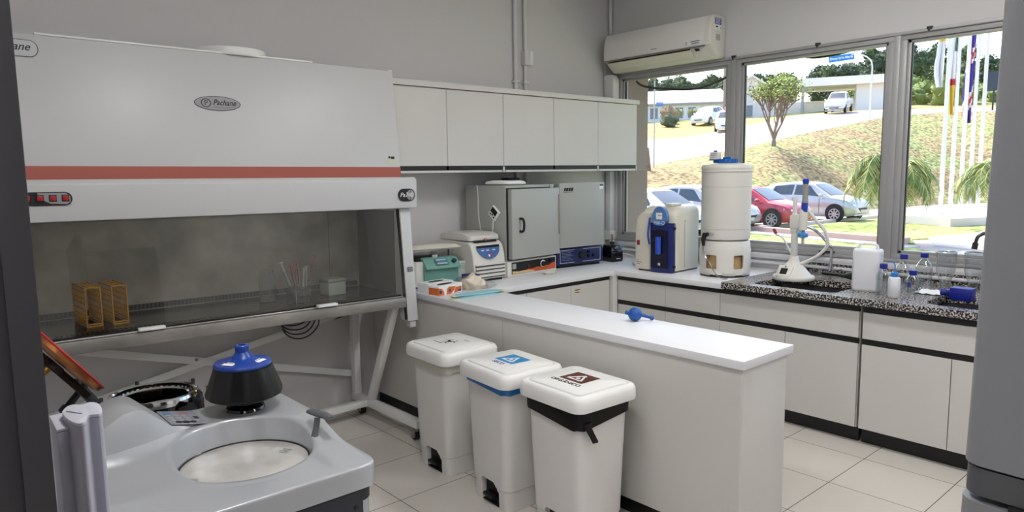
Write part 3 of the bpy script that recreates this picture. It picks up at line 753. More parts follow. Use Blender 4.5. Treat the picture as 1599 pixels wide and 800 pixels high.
q = MB(); q.M = Matrix.Translation((C0[0] + .125, C0[1] + .02, .8178)) @ Matrix.Rotation(radians(25), 4, 'Z')
for k in range(4): q.box(-.014 + .009 * k, -.010 + .009 * k, -.028, .0 + .007 * (k % 2), 0, .0003)
q.build('label_lines', GREYP, st, smooth=False)
# buttress at the right end of the well wall and shallow groove at the left
q = MB(); q.tube(smooth_path([(C0[0] - Rr - .055, C0[1] + .075, .8545), (C0[0] - Rr - .055, C0[1] + .02, .8515), (C0[0] - Rr - .02, C0[1] - .045, .8495), (C0[0] - Rr + .03, C0[1] - .10, .849)], 4), .0045, 8); q.build('groove_lip', SILV, t)
# lid handle at the right
hM = MB().tube(smooth_path([(-.075, .285, .845), (-.060, .292, .89), (-.053, .297, .915)], 4), [.012, .012, .011, .010, .010, .010, .010, .010, .010][:9], 12)
hM.build('lid_handle', GREYP, t)
q = MB(); q.M = Matrix.Translation((-.045, .30, .925)) @ Matrix.Rotation(radians(6), 4, 'Z') @ Matrix.Rotation(radians(-4), 4, 'X')
q.loft([[(.016 * cos(a) * k, y, .009 * sin(a) * k) for a in [2 * pi * i / 14 for i in range(14)]] for y, k in ((-.068, .3), (-.06, .8), (-.02, 1.1), (.03, 1.0), (.058, .8), (.066, .3))])
q.build('handle_grip', GREYP, t)
# console hump at the left
pr = [(-Wc + .004, .849), (-Wc + .02, .90), (-.615, .972), (-.565, .995), (-.53, .998), (-.505, .99), (-.425, .915), (-.39, .905), (-.30, .888), (-.30, .849)]
def pr_at(k): return [(x, .849 + (z - .849) * k) for x, z in pr]
m = MB(); R = []
def yb(x): return .455 + .25 * (x + .66)
for dy, k in ((0, .02), (.030, 1.0)):
    R.append([(x, yb(x) + dy, z) for x, z in pr_at(k)])
for y, k in ((.70, 1.0), (.725, .97)):
    R.append([(x, y, z) for x, z in pr_at(k)])
m.loft(R); m.build('console', SILV, t, bevel=.006, seg=3, ang=40)
# keypad on the sloping right end of the console
a_ = Vector((-.425, 0, .9155)); b_ = Vector((-.305, 0, .890)); xd = (b_ - a_).normalized()
M = frame((-.365, .635, .9035), xd, (0, 1, 0))
q = MB(); q.M = M; q.box(-.060, .052, -.085, .085, .0005, .002); kp = q.build('keypad', mat('keypad_grey', (140, 142, 150), .5), t, bevel=.0005)
q = MB(); q.M = M
for i in range(4):
    for j in range(3): q.prism(ell(-.04 + .024 * i, -.035 + .03 * j, .008, .010, 14), .002, .0026)
q.build('key', mat('key_grey', (166, 168, 175), .5), kp)
q = MB(); q.M = M; q.prism(ell(-.030, -.058, .010, .012, 14), .002, .003); q.prism(ell(-.008, -.060, .012, .015, 14), .002, .003); q.prism(ell(.014, -.058, .010, .012, 14), .002, .003); q.build('arrow_keys', INK, kp)
q = MB(); q.M = M; q.box(.03, .045, -.02, .006, .002, .003); q.build('dark_key', INK, kp)
q = MB(); q.M = M; q.box(-.05, -.025, .045, .07, .002, .0028); q.build('blue_key', mat('soft_blue', (90, 140, 190), .5), kp); q = MB(); q.M = M; q.box(.0, .03, .05, .064, .002, .0028); q.build('red_key', mat('soft_red', (190, 110, 110), .5), kp)
# round stand dish under the rotor
MB().lathe([(.085, .8845), (.085, .889), (.078, .892), (.060, .8885), (.001, .8885)], (-.165, .61, 0), 40, cap=False, sx=1.05).build('dish', SILV, t)
# ---- rotor with blue lid standing on top
t = T('centrifuge_rotor', 'black conical rotor with blue lid and knob standing on the centrifuge', 'rotor', (-.165 - 4.235, .62 - 2.765, .8895))
MB().lathe([(.001, 0), (.064, 0), (.066, .006), (.062, .014), (.034, .022), (.030, .050), (.034, .055)], n=36).build('foot', BLKGLOSS, t)
n = 64; R = []
for r, z, a in ((.030, .052, 0), (.112, .050, .0), (.126, .058, .02), (.127, .070, .03), (.098, .150, .03), (.096, .157, .0), (.05, .160, 0)):
    R.append([(r * (1 - a * (.5 + .5 * cos(12 * 2 * pi * i / n))) * cos(2 * pi * i / n), r * (1 - a * (.5 + .5 * cos(12 * 2 * pi * i / n))) * sin(2 * pi * i / n), z) for i in range(n)])
MB().loft(R).build('rotor_body', mat('rotor_black', (7, 7, 9), .3), t, ang=40)
MB().lathe([(.001, .158), (.094, .158), (.096, .165), (.092, .172), (.040, .182), (.032, .19), (.022, .205), (.020, .208)], n=40, cap=False).build('lid', mat('rotor_blue', (22, 62, 150), .3), t)
MB().lathe([(.020, .206), (.023, .208), (.023, .226), (.020, .229), (.012, .229), (.012, .222), (.001, .222)], n=28, cap=False).build('knob', MATS['rotor_blue'], t)
for k, a in enumerate((-150, -55)):
    q = MB(); q.M = Matrix.Rotation(radians(a), 4, 'Z') @ Matrix.Translation((.068, 0, .1775)) @ Matrix.Rotation(radians(10), 4, 'Y')
    q.box(-.004, .010, -.022, .022, 0, .0008); q.box(-.012, -.008, -.014, .016, 0, .0008); q.build('white_print', PAPER, t, smooth=False)

# ---- white plastic post at the very left
t = T('plastic_profile_post', 'white ribbed plastic post with slotted cap beside the dark door edge', 'post', (-5.035, -3.03, 0))
pp = [(-0.015, 0.042), (-0.004, 0.068), (0.008, 0.077), (0.018, 0.067), (0.028, 0.066), (0.037, 0.071), (0.046, 0.057), (0.048, 0.029), (0.044, -0.004), (0.037, -0.022), (0.028, -0.021), (0.02, -0.016), (0.014, -0.03), (0.008, -0.052), (0.001, -0.059), (-0.007, -0.052), (-0.013, -0.027), (-0.016, 0.008)]
sm = smooth_path([(p[0], p[1], 0) for p in pp + pp[:1]], 3)[:-1]
pts = [(p[0], p[1]) for p in sm]
MB().prism(pts, .0, 1.243).build('profile', LAV, t, ang=35)
MB().prism(pts, 1.2435, 1.250).build('cap', mat('lavender_cap', (200, 200, 212), .45), t, bevel=.001)
bk = [(-0.031, 0.081), (-0.009, 0.085), (-0.01, -0.016), (-0.034, -0.02)]
MB().prism(bk, .0, 1.229).build('edge_block', LAV, t, bevel=.002)
MB().prism(bk, 1.2295, 1.235).build('block_cap', MATS['lavender_cap'], t, bevel=.001)
q = MB(); q.M = Matrix.Translation((0.0010, 0.0170, 1.2502)) @ Matrix.Rotation(radians(-62), 4, 'Z'); q.box(-.020, .020, -.0015, .0015, 0, .0006); q.build('slot', GREYP, t, smooth=False)
# ---- dark door edge
DG = mat('door_graphite', (44, 43, 47), .55)
o = struct(MB().box(-6.0, -5.150, -3.40, -3.345, .012, 2.35).build('door_1', DG, None, bevel=.004))
MB().box(-5.1495, -5.128, -3.395, -3.35, .012, 2.35).build('door_edge', mat('door_edge', (120, 118, 110), .5), o, bevel=.003)
MB().box(-5.158, -5.122, -3.408, -3.40, .012, 2.35).build('door_lip', DG, o, bevel=.002)

# ---- refrigerator at the right
FR = mat('fridge_grey', (134, 134, 138), .42, .1)
t = T('refrigerator', 'silver grey refrigerator at the right edge of the picture', 'refrigerator', (-4.18, -4.222, 0)); t.rotation_euler = (.018, 0, 0)
MB().box(.065, .68, -.70, -.004, .03, 1.90).build('body', FR, t, bevel=.01)
MB().prism(rrect(0, .062, -.704, 0, .028, 6), 1.287, 2.05).build('upper_door', FR, t, ang=40)
MB().prism(rrect(0, .062, -.704, 0, .028, 6), .05, 1.235).build('lower_door', FR, t, ang=40)
MB().prism(rrect(.003, .062, -.701, -.003, .026, 6), 1.2445, 1.283).build('hinge_band', mat('fridge_band', (92, 93, 96), .4, .3), t, ang=40)
MB().box(-.002, .006, -.16, -.06, 1.236, 1.2435).build('finger_recess', INK, t, smooth=False)
MB().prism([(-.70, 1.225), (-.12, 1.225), (-.085, 1.240), (-.078, 1.292), (-.70, 1.292)], -.014, .0, 'x').build('handle_cover', mat('fridge_handle', (122, 124, 128), .4, .25), t, bevel=.004)
MB().box(.05, .12, -.65, -.05, .001, .05).build('plinth', DARK, t)
# ================================================================== autoclave behind the centrifuge
AX, AY = -4.50, -1.36
t = T('vertical_autoclave', 'black vertical autoclave with steel rim and open red-edged bronze lid', 'autoclave', (AX, AY, 0))
MB().lathe([(.19, .08), (.20, .10), (.20, .76), (.19, .765)], n=40, cap=False).build('body', BLKGLOSS, t)
MB().lathe([(.001, .001), (.15, .001), (.17, .02), (.17, .08), (.001, .08)], n=32, cap=False).build('base', DARK, t)
MB().lathe([(.188, .760), (.203, .763), (.208, .778), (.203, .790), (.190, .793), (.182, .788), (.180, .765)], n=48, cap=False).build('steel_rim', CHROME, t)
MB().lathe([(.181, .785), (.178, .55), (.10, .545), (.001, .545)], n=40, cap=False).build('chamber', BLKGLOSS, t)
MB().lathe([(.183, .772), (.168, .774), (.160, .768), (.160, .72), (.166, .72)], n=40, cap=False).build('inner_ring', CHROME, t)
q = []
for i in range(33):
    a = 2 * pi * i / 32; q.append((.01 + .075 * (abs(cos(a)) ** .7) * (1 if cos(a) > 0 else -1), -.03 + .038 * (abs(sin(a)) ** .7) * (1 if sin(a) > 0 else -1), .745))
MB().tube(q, .004, 7, cap=False).build('basket_handle', CHROME, t)
MB().lathe([(.06, .70), (.068, .72), (.068, .735), (.001, .735)], (.01, -.03, 0), 24, cap=False).build('basket_cap', mat('brown_metal', (70, 52, 40), .4, .6), t)
for a in (20, 95, 170, 245, 320):
    q = MB(); q.M = Matrix.Rotation(radians(a), 4, 'Z')
    q.box(.198, .245, -.018, .018, .735, .765); q.cyl((.228, 0, .70), .010, .10, n=12); q.build('clamp_lug', DARK, t, bevel=.004)
q = MB(); q.tube(smooth_path([(.24, -.05, .775), (.29, -.07, .79), (.33, -.09, .775)]), .010, 10); q.build('valve_pipe', mat('brass', (182, 140, 70), .3, 1.0), t)
q = MB(); q.cyl((.305, -.10, .765), .018, .04, n=8).cyl((.262, -.085, .77), .014, .03, n=14); q.build('valve_nut', MATS['brass'], t)
for ch in t.children: ch.data.transform(Matrix.Diagonal((.84, .84, 1, 1)))
# black drape / hose hanging beside the body
q = MB()
R = []
for k in range(13):
    a = radians(-75 + 9 * k); rr = .180 + .015 * sin(k * 1.9)
    R.append([(rr * cos(a), rr * sin(a), .752 + .01 * sin(k)), ((rr + .012) * cos(a), (rr + .012) * sin(a), .60), ((rr + .02 + .02 * sin(k * 2.3)) * cos(a), (rr + .02) * sin(a), .45)])
q.loft(R, cap=False, closed=False).build('insulation_skirt', INK, t, ang=70)
# lid, swung up and leaning to the left; it is seen edge-on
lc = Vector((-4.855 - AX, -1.65 - AY, 1.065))
ax_ = Vector((.80, .03, .60)).normalized()                      # normal of the lid disc
M = Matrix.Translation(lc) @ ax_.to_track_quat('Z', 'Y').to_matrix().to_4x4()
q = MB(); q.M = M; q.lathe([(.001, -.022), (.11, -.020), (.155, -.014), (.172, -.006), (.172, .010), (.001, .012)], n=44, cap=False)
q.build('lid', mat('bronze', (176, 112, 66), .34, .9), t)['label'] = 'bronze lid'
q = MB(); q.M = M; q.lathe([(.160, .008), (.175, .008), (.178, .012), (.175, .016), (.160, .016)], n=44, cap=False)
q.build('lid_gasket', mat('red_rubber', (176, 32, 36), .5), t)['label'] = 'red rubber gasket'
q = MB(); q.M = M; q.bar((0, -.17, -.04), (0, .17, -.04), .03, .026); q.bar((-.10, 0, -.036), (.10, 0, -.036), .026, .022); q.build('lid_bar', mat('brown_iron', (58, 48, 44), .45, .5), t, bevel=.004)
q = MB(); q.M = M; q.cyl((0, 0, -.12), .012, .08, n=12).cyl((0, 0, -.13), .024, .03, n=16); q.build('lid_valve', MATS['brass'], t)
q = MB(); q.M = M; q.cyl((.09, .0, -.085), .018, .045, n=16); q.build('gauge_stub', INK, t)
# hinge arm and locking handle with a ring
q = MB(); q.bar((-.17, -.03, .72), (-.30, -.13, .93), .03, .028); q.build('hinge_arm', DARK, t, bevel=.003)
q = MB(); q.tube([(-.26, -.16, .93), (-.34, -.22, .865)], .013, 10).tube([(-.345, -.225, .862), (-.36, -.235, .85)], .018, 10); q.build('lock_handle', INK, t)
q = MB(); q.tube([(-.372 + .020 * cos(2 * pi * i / 20), -.243, .828 + .020 * sin(2 * pi * i / 20)) for i in range(21)], .0018, 6, cap=False); q.build('pull_ring', CHROME, t)
q = MB(); q.box(-.155, -.08, -.215, -.165, .775, .805).box(-.10, -.05, -.20, -.17, .785, .80); q.build('lid_catch', INK, t, bevel=.006)

# ================================================================== instruments on the back worktop (top at .90)
Zc = .9005
# teal fronted centrifuge with open lid
t = T('tabletop_centrifuge', 'tabletop centrifuge with teal front and raised white lid', 'centrifuge', (-2.60, -.485, Zc), radians(-8))
MB().prism(rrect(0, .36, .012, .44, .03), .012, .185).build('body', OFFW, t, ang=40)
MB().prism([(.0, .012), (-.006, .016), (-.006, .125), (-.042, .135), (-.040, .150), (.02, .205), (.06, .212), (.06, .012)], .075, .345, 'x').build('teal_front', TEAL, t, bevel=.005)
M = frame((.21, -.0145, .181), (1, 0, 0), (0, .062, .055))
q = MB(); q.M = M; q.box(-.055, .045, -.030, .028, .003, .005); dp = q.build('display', mat('display_grey', (92, 122, 140), .25), t, bevel=.001)
q = MB(); q.M = M; q.box(-.045, .035, .008, .020, .005, .0056); q.box(-.045, .035, -.024, -.012, .005, .0056); q.build('display_text_band', mat('lcd_light', (160, 190, 200), .4), dp, smooth=False)
q = MB(); q.M = M; q.cyl((.092, -.004, .002), .017, .012, n=20); q.build('knob', mat('knob_blue', (26, 48, 74), .3), t)
MB().prism(rrect(.01, .35, .05, .43, .06), .185, .205).build('chamber_ring', BLKGLOSS, t, ang=40)
q = MB(); q.M = Matrix.Translation((0, .43, .222)) @ Matrix.Rotation(radians(-6), 4, 'X')
q.loft([[(p[0], p[1], z) for p in rrect(x0, x1, y0, y1, .05)] for x0, x1, y0, y1, z in ((.0, .38, -.44, -.01, .0), (-.01, .39, -.45, .0, .008), (.02, .36, -.41, -.03, .032), (.10, .28, -.32, -.1, .042))])
q.build('lid', CREAM, t, ang=50)
q = MB(); q.box(.16, .20, .03, .05, .205, .228).box(.33, .345, .10, .13, .19, .25); q.build('lid_catch', OVENG, t, bevel=.002)
MB().prism(rrect(.02, .34, .03, .42, .02), .0, .012).build('feet', INK, t)

# white centrifuge with blue crescent panel
t = T('tabletop_centrifuge', 'white tabletop centrifuge with blue crescent control panel', 'centrifuge', (-2.135, -.56, Zc), radians(-1)); t.scale = (.95, 1, 1)
prf = [(0, .018), (-.004, .05), (0, .10), (.012, .20), (.035, .265), (.07, .292), (.44, .300), (.44, .018)]
MB().prism([(p[0], p[1]) for p in prf], .0, .315, 'x').build('body', OFFW, t, bevel=.010, seg=3)
q = MB(); q.loft([[(p[0], p[1], z) for p in rrect(.006, .309, y0, y1, .03)] for y0, y1, z in ((.06, .44, .302), (.055, .445, .310), (.06, .44, .335), (.12, .40, .352))]); q.build('lid', OFFW, t, ang=50)
MB().box(.05, .265, .048, .06, .288, .303).build('lid_gap', INK, t, smooth=False)
MB().box(.145, .17, .045, .055, .300, .316).build('lid_button', mat('pink_button', (190, 120, 110), .5), t, bevel=.002)
d = Vector((0, .028, .075)).normalized()
M = frame((.158, .0105, .205), (1, 0, 0), d)
q = MB(); q.M = M; cr = [(-.112, .052)] + [(.112 * -cos(pi * i / 20), .052 - .092 * sin(pi * i / 20)) for i in range(1, 20)] + [(.112, .052)]
q.prism(cr, .002, .006); p_ = q.build('control_panel', mat('panel_blue', (66, 100, 156), .4), t)
q = MB(); q.M = M; q.box(-.112, .112, .045, .062, .004, .0075); q.build('display', BLKGLOSS, p_, smooth=False)
for x in (-.06, -.01, .05): _q = MB(); _q.M = M; _q.box(x - .013, x + .013, .020, .030, .006, .0068); _q.build('display_digits', mat('digits', (190, 205, 225), .5), p_, smooth=False)
q = MB(); q.M = M; q.box(-.014, .0, -.024, -.008, .006, .0075); q.build('start_key', PAPER, p_, bevel=.001)
q = MB(); q.M = M; q.box(.004, .020, -.024, -.006, .006, .0075); q.build('stop_key', mat('stop_red', (190, 40, 50), .4), p_, bevel=.001)
q = MB()
for k in range(4): q.prism([(-.0075, .030 + .028 * k), (-.0075, .036 + .028 * k), (.012, .046 + .028 * k), (.02, .034 + .028 * k)], .015, .300, 'x')
q.build('vent_slot', INK, t, smooth=False)
q = MB()
for k in range(4): q.box(.012, .303, -.012, .004, .037 + .028 * k, .050 + .028 * k)
q.build('vent_louvre', OFFW, t, bevel=.003)
MB().box(.02, .295, .02, .42, 0, .018).build('feet', INK, t)

# incubator on its control base
t = T('incubator', 'large grey laboratory incubator with black handle over an orange and black control base', 'incubator', (-1.80, -.545, Zc), radians(4))
MB().box(0, .56, .0, .46, .0, .125).build('control_base', OFFW, t, bevel=.006)
q = MB(); q.box(.045, .545, -.003, .0005, .022, .112); cpn = q.build('control_panel', INK, t, smooth=False)
q = MB(); q.prism([(.18, .024), (.545, .024), (.545, .075), (.50, .068), (.47, .055), (.40, .058), (.38, .05), (.33, .055), (.27, .046), (.22, .05)], -.0045, -.003, 'y'); q.build('orange_graphic', mat('graphic_orange', (206, 88, 36), .5), cpn, smooth=False)
q = MB(); q.prism([(.05, .024), (.30, .024), (.28, .036), (.20, .042), (.12, .04), (.05, .046)], -.006, -.0045, 'y'); q.build('pale_graphic', mat('graphic_sand', (222, 190, 140), .5), cpn, smooth=False)
q = MB(); q.cyl((.395, -.0065, .075), .028, .004, 'y', n=24); q.build('dial_ring', PAPER, cpn)
q = MB(); q.cyl((.392, -.020, .073), .020, .016, 'y', n=24); q.build('dial', INK, cpn)
q = MB(); q.cyl((.475, -.014, .088), .011, .012, 'y', n=18); q.build('knob', BLKGLOSS, cpn)
q = MB(); q.cyl((.225, -.012, .072), .007, .010, 'y', n=14); q.build('pilot_light', mat('pilot_red', (150, 30, 40), .3), cpn)
q = MB(); q.box(.05, .09, -.0045, -.003, .062, .102); q.build('badge', OVENG, cpn, smooth=False)
MB().box(.0, .545, .012, .46, .127, .70).build('cabinet', OVENG, t, bevel=.006)
MB().box(.01, .555, -.045, -.001, .142, .672).build('door', OVENG, t, bevel=.004)
MB().box(.006, .55, -.001, .013, .134, .68).build('door_gasket', INK, t, smooth=False)
q = MB(); q.tube(smooth_path([(.095, -.046, .352), (.095, -.080, .356), (.095, -.090, .40), (.095, -.080, .444), (.095, -.046, .448)], 5), .0095, 10); q.build('door_handle', INK, t)
MB().box(.542, .552, -.05, .02, .30, .62).build('hinge_strip', STEEL, t, smooth=False)
MB().box(.49, .53, -.004, .011, .672, .70).build('top_hinge', OVENG, t, bevel=.002)
# temperature controller hanging on its left side + flat router on top
t2 = T('wireless_thermometer', 'small square sensor with dark display stuck on the side of the incubator', 'sensor', (-1.815, -.44, Zc + .49), radians(4))
q = MB(); q.M = Matrix.Translation((-.004, .02, .0)) @ Matrix.Rotation(radians(40), 4, 'X'); q.box(-.008, .008, -.045, .045, -.045, .045); q.build('case', PAPER, t2, bevel=.004)
q = MB(); q.M = Matrix.Translation((-.004, .02, .0)) @ Matrix.Rotation(radians(40), 4, 'X'); q.box(-.010, -.0078, -.030, .036, -.005, .036); q.build('display', INK, t2, smooth=False)
q = MB(); q.M = Matrix.Translation((-.004, .02, .0)) @ Matrix.Rotation(radians(40), 4, 'X')
for a, c in ((-.028, -.03), (-.006, -.022), (.016, -.03)): q.box(-.010, -.0078, a, a + .012, c, c + .012)
q.build('button', INK, t2, smooth=False)
t3 = T('sensor_cable', 'thin white cable looping down the side of the incubator', 'cable', (-1.815, -.44, Zc), radians(4))
MB().tube(smooth_path([(-.010, .20, .705), (-.009, .19, .60), (-.009, .19, .48), (-.010, .16, .34), (-.010, .12, .27), (-.012, .06, .22), (-.012, .03, .24), (-.011, .03, .34), (-.010, .025, .435)]), .0028, 6).build('cable', PAPER, t3)
t = T('wireless_router', 'flat white rounded device lying on top of the incubator', 'device', (-1.765, -.515, Zc + .7015), radians(4))
q = MB(); q.loft([[(p[0], p[1], z) for p in rrect(x0, x1, y0, y1, .05)] for x0, x1, y0, y1, z in ((.02, .22, .02, .26, 0), (.0, .24, .0, .28, .010), (.01, .23, .01, .27, .028), (.04, .20, .05, .23, .036))]); q.build('case', PAPER, t, ang=50)
q = MB(); q.prism(rrect(.05, .19, .03, .12, .03), .0355, .038); q.build('dark_vent', GREYP, t, bevel=.001)
t = T('dark_box', 'low dark box lying at the back on top of the incubator', 'box', (-1.45, -.16, Zc + .7015), radians(4))
q = MB(); q.box(0, .14, 0, .08, 0, .045); q.build('base', DARK, t, bevel=.003)
q = MB(); q.box(-.002, .142, -.002, .082, .0455, .052); q.build('cover', INK, t, bevel=.002)
t = T('soap_dish', 'small cream plastic dish lying in front of the incubator base', 'dish', (-1.42, -.62, Zc), radians(10))
q = MB(); q.lathe([(.001, 0), (.045, 0), (.060, .016), (.058, .018), (.044, .006), (.001, .006)], n=28, sx=1.2, sy=.8, cap=False); q.build('dish', CREAM, t)

# drying oven
t = T('drying_oven', 'grey drying oven with dark blue control base', 'oven', (-1.185, -.465, Zc), radians(-5))
MB().box(0, .52, .006, .40, .022, .165).build('base', NAVY, t, bevel=.010)
MB().box(.02, .50, .03, .38, 0, .022).build('feet', INK, t)
MB().box(.012, .508, .020, .40, .167, .70).build('cabinet', OVENG, t, bevel=.004)
MB().box(.006, .508, -.024, .019, .172, .706).build('door', OVENG, t, bevel=.004)
PL = mat('pale_line', (186, 192, 214), .5)
q = MB()
def rect_line(q, x0, x1, z0, z1, w=.004, open_=None):
    q.box(x0, x1, .002, .0055, z0, z0 + w); q.box(x0, x1, .002, .0055, z1 - w, z1)
    if open_ != 'l': q.box(x0, x0 + w, .002, .0055, z0, z1)
    if open_ != 'r': q.box(x1 - w, x1, .002, .0055, z0, z1)
rect_line(q, .030, .190, .040, .150, open_='r'); rect_line(q, .285, .485, .040, .150, open_='l'); bl = q.build('panel_outline', PL, t, smooth=False)
q = MB()
for k in range(7): q.box(.048, .15 if k % 3 else .175, .003, .0055, .135 - k * .012, .138 - k * .012)
q.build('printed_text', mat('dim_print', (120, 128, 165), .6), t, smooth=False)
q = MB(); q.cyl((.265, -.020, .098), .028, .026, 'y', r2=.032, n=24); q.build('dial', mat('dial_dark', (28, 30, 26), .4), t)
for x, z, r in ((.345, .122, .012), (.345, .085, .012), (.40, .085, .011)):
    q = MB(); q.cyl((x, -.006, z), r, .014, 'y', n=16); q.build('button', BLKGLOSS, t)
LOG = MATS['ink_black']
q = MB()                                    # maker's block mark, blurred letter shapes
x = .052
for w_ in (.016, .022, .022, .022): 
    q.prism([(x, .640), (x + w_, .640), (x + w_ + .006, .666), (x + .006, .666)], -.0252, -.0243, 'y'); x += w_ + .005
q.box(.05, .150, -.0252, -.0243, .630, .633)
q.build('maker_mark', LOG, t, smooth=False)
q = MB(); q.box(.448, .492, -.0252, -.0243, .650, .690); sk = q.build('rating_sticker', PAPER, t, smooth=False)
q = MB(); q.box(.450, .490, -.0262, -.0253, .676, .688); q.build('printing', INK, sk, smooth=False)
# black shaker / vortex block
t = T('vortex_mixer', 'small black vortex mixer beside the drying oven', 'mixer', (-.545, -.50, Zc), radians(-8))
q = MB(); q.loft([[(p[0], p[1], z) for p in rrect(x0, x1, y0, y1, .02)] for x0, x1, y0, y1, z in ((.005, .135, .0, .15, .0), (.0, .14, -.005, .155, .02), (.0, .14, .0, .15, .08), (.012, .128, .015, .14, .145), (.03, .11, .03, .12, .155))]); q.build('body', BLKGLOSS, t, ang=50)
q = MB(); q.cyl((.07, .075, .155), .022, .016, n=20); q.build('cup_head', INK, t)
q = MB(); q.box(.05, .095, -.0065, -.0045, .022, .032); q.build('maker_plate', OVENG, t, smooth=False)
q = MB(); q.cyl((.04, -.010, .095), .010, .014, 'y', n=14); q.build('knob', INK, t)
t = T('power_plug', 'white plugs and cables on the wall socket in the corner behind the vortex mixer', 'plug', (-.18, -.05, Zc))
q = MB(); q.tube(smooth_path([(.10, -.05, .19), (.06, -.09, .15), (.02, -.10, .06), (-.06, -.12, .012), (-.20, -.16, .006), (-.3, -.2, .006)]), .006, 8); q.build('cable', GREYP, t)
q = MB(); q.box(.085, .125, -.065, -.035, .10, .14); q.build('plug_body', OFFW, t, bevel=.004)
t = T('white_cable', 'white cable lying along the wall behind the water purifier', 'cable', (-.2, -.3, Zc))
MB().tube(smooth_path([(.02, .1, .02), (.03, -.05, .03), (.0, -.2, .012), (-.15, -.30, .008), (-.34, -.44, .008), (-.44, -.58, .008)]), .007, 8).build('cable', PVC, t)

# things in front of the centrifuges
def glove_box(x, y, z, rz, label, stripe):
    t = T('glove_box', label, 'box', (x, y, z), rz)
    W, D, Hh = .235, .110, .062
    MB().box(0, W, 0, D, 0, Hh).build('carton', PAPER, t, bevel=.0015, seg=1)
    q = MB(); q.prism(ell(W / 2, D / 2, .07, .025, 28), Hh, Hh + .0012); q.build('tear_opening', INK, t, smooth=False)
    c = mat('print_orange', (214, 110, 48), .5) if stripe else mat('print_pale_red', (206, 150, 140), .5)
    q = MB()
    if stripe:
        q.prism([(.0, .0), (.055, .0), (.05, .025), (.03, .045), (.0, .05)], -.001, -.0002, 'y')
        q.prism([(.075, .0), (.12, .0), (.15, .02), (.165, .045), (.10, .05), (.08, .035)], -.001, -.0002, 'y')
        q.prism([(.150, .002), (.225, .008), (.225, .04), (.165, .038)], -.001, -.0002, 'y')
        q.box(W + .0002, W + .001, .01, D - .01, .006, .05); q.box(-.001, -.0002, .0, D * .8, .004, .05)
    else:
        q.box(.02, .22, -.001, -.0002, .030, .037); q.box(.03, .20, -.001, -.0002, .012, .017); q.box(.03, .20, .01, .018, Hh, Hh + .0008)
    q.build('carton_print', c, t, smooth=False)
    for a_, b_, c_, d_ in ((.005, .03, .012, .034), (.098, .118, .014, .034), (.19, .222, .006, .02)): MB().box(a_, b_, -.0016, -.001, c_, d_).build('dark_print', mat('print_navy', (70, 60, 110), .5), t, smooth=False)
    return t
glove_box(-2.635, -.82, Zc, radians(12), 'white and orange carton of gloves at the corner of the peninsula', True)
glove_box(-2.615, -.675, Zc, radians(8), 'pale pink and white glove carton behind the orange one', False)
# crumpled plastic bag with gauze
def blob(name, label, cat, c, rx, ry, rz_, m, seed, amp=.25, rzr=0):
    rnd = random.Random(seed); t = T(name, label, cat, c, rzr); n, mm = 36, 16; ph = [(rnd.uniform(1, 5), rnd.uniform(1, 5), rnd.uniform(0, 6)) for _ in range(7)]
    R = []
    for j in range(mm + 1):
        v = pi * j / mm; ring = []
        for i in range(n):
            u = 2 * pi * i / n
            k = 1 + amp * sum(sin(round(a) * u + p) * sin(b * v + p) for a, b, p in ph) / 4
            z = max(0.0, (.42 - cos(v)) * rz_ * k); ring.append((rx * sin(v) * k * cos(u) + 1e-4 * cos(u), ry * sin(v) * k * sin(u) + 1e-4 * sin(u), z))
        R.append(ring)
    return t, MB().loft(R)
t, q = blob('gauze_bundle', 'crumpled cream gauze in clear plastic between the glove cartons and the white centrifuge', 'gauze', (-2.28, -.74, Zc), .085, .065, .062, CREAM, 3, .35)
q.build('gauze', mat('gauze', (226, 214, 194), .8), t, ang=60)
R = []
for i in range(10):
    u = i / 9; R.append([(-.10 + .30 * u * .8, -.09 + .05 * sin(3 * v) + .17 * v, .085 * (1 - abs(2 * v - 1) ** 1.6) * (1 - .55 * u) + .010 * sin(9 * v + 7 * u) + .012) for v in [k / 9 for k in range(10)]])
MB().loft(R, cap=False, closed=False).build('plastic_wrap', sheet_glass('plastic_film', (.86, .86, .88), .16, .12, .5), t, ang=60, keep=True)
t = T('tube_rack', 'dark blue plastic tube rack behind the gauze, by the white centrifuge', 'rack', (-2.225, -.60, Zc), radians(-8))
q = MB(); q.box(0, .10, 0, .09, 0, .012); q.box(0, .10, 0, .09, .062, .072); q.box(0, .006, 0, .09, .012, .062); q.box(.094, .10, 0, .09, .012, .062); q.build('frame', CAPB, t, bevel=.002)
q = MB()
for i in range(3):
    for j in range(3): q.cyl((.02 + .03 * i, .018 + .027 * j, .073), .010, .001, n=14)
q.build('hole_rims', NAVY, t)
t = T('paper_carton', 'pale green and white carton standing behind the teal centrifuge edge', 'carton', (-2.208, -.45, Zc), radians(-8))
q = MB(); q.box(0, .075, 0, .05, 0, .158); q.build('carton', mat('pale_card', (196, 202, 194), .6), t, bevel=.002)
q = MB()
for k in range(4): q.box(.008, .066, -.001, .0, .10 + .012 * k, .104 + .012 * k)
q.build('printed_text', TEAL, t, smooth=False)
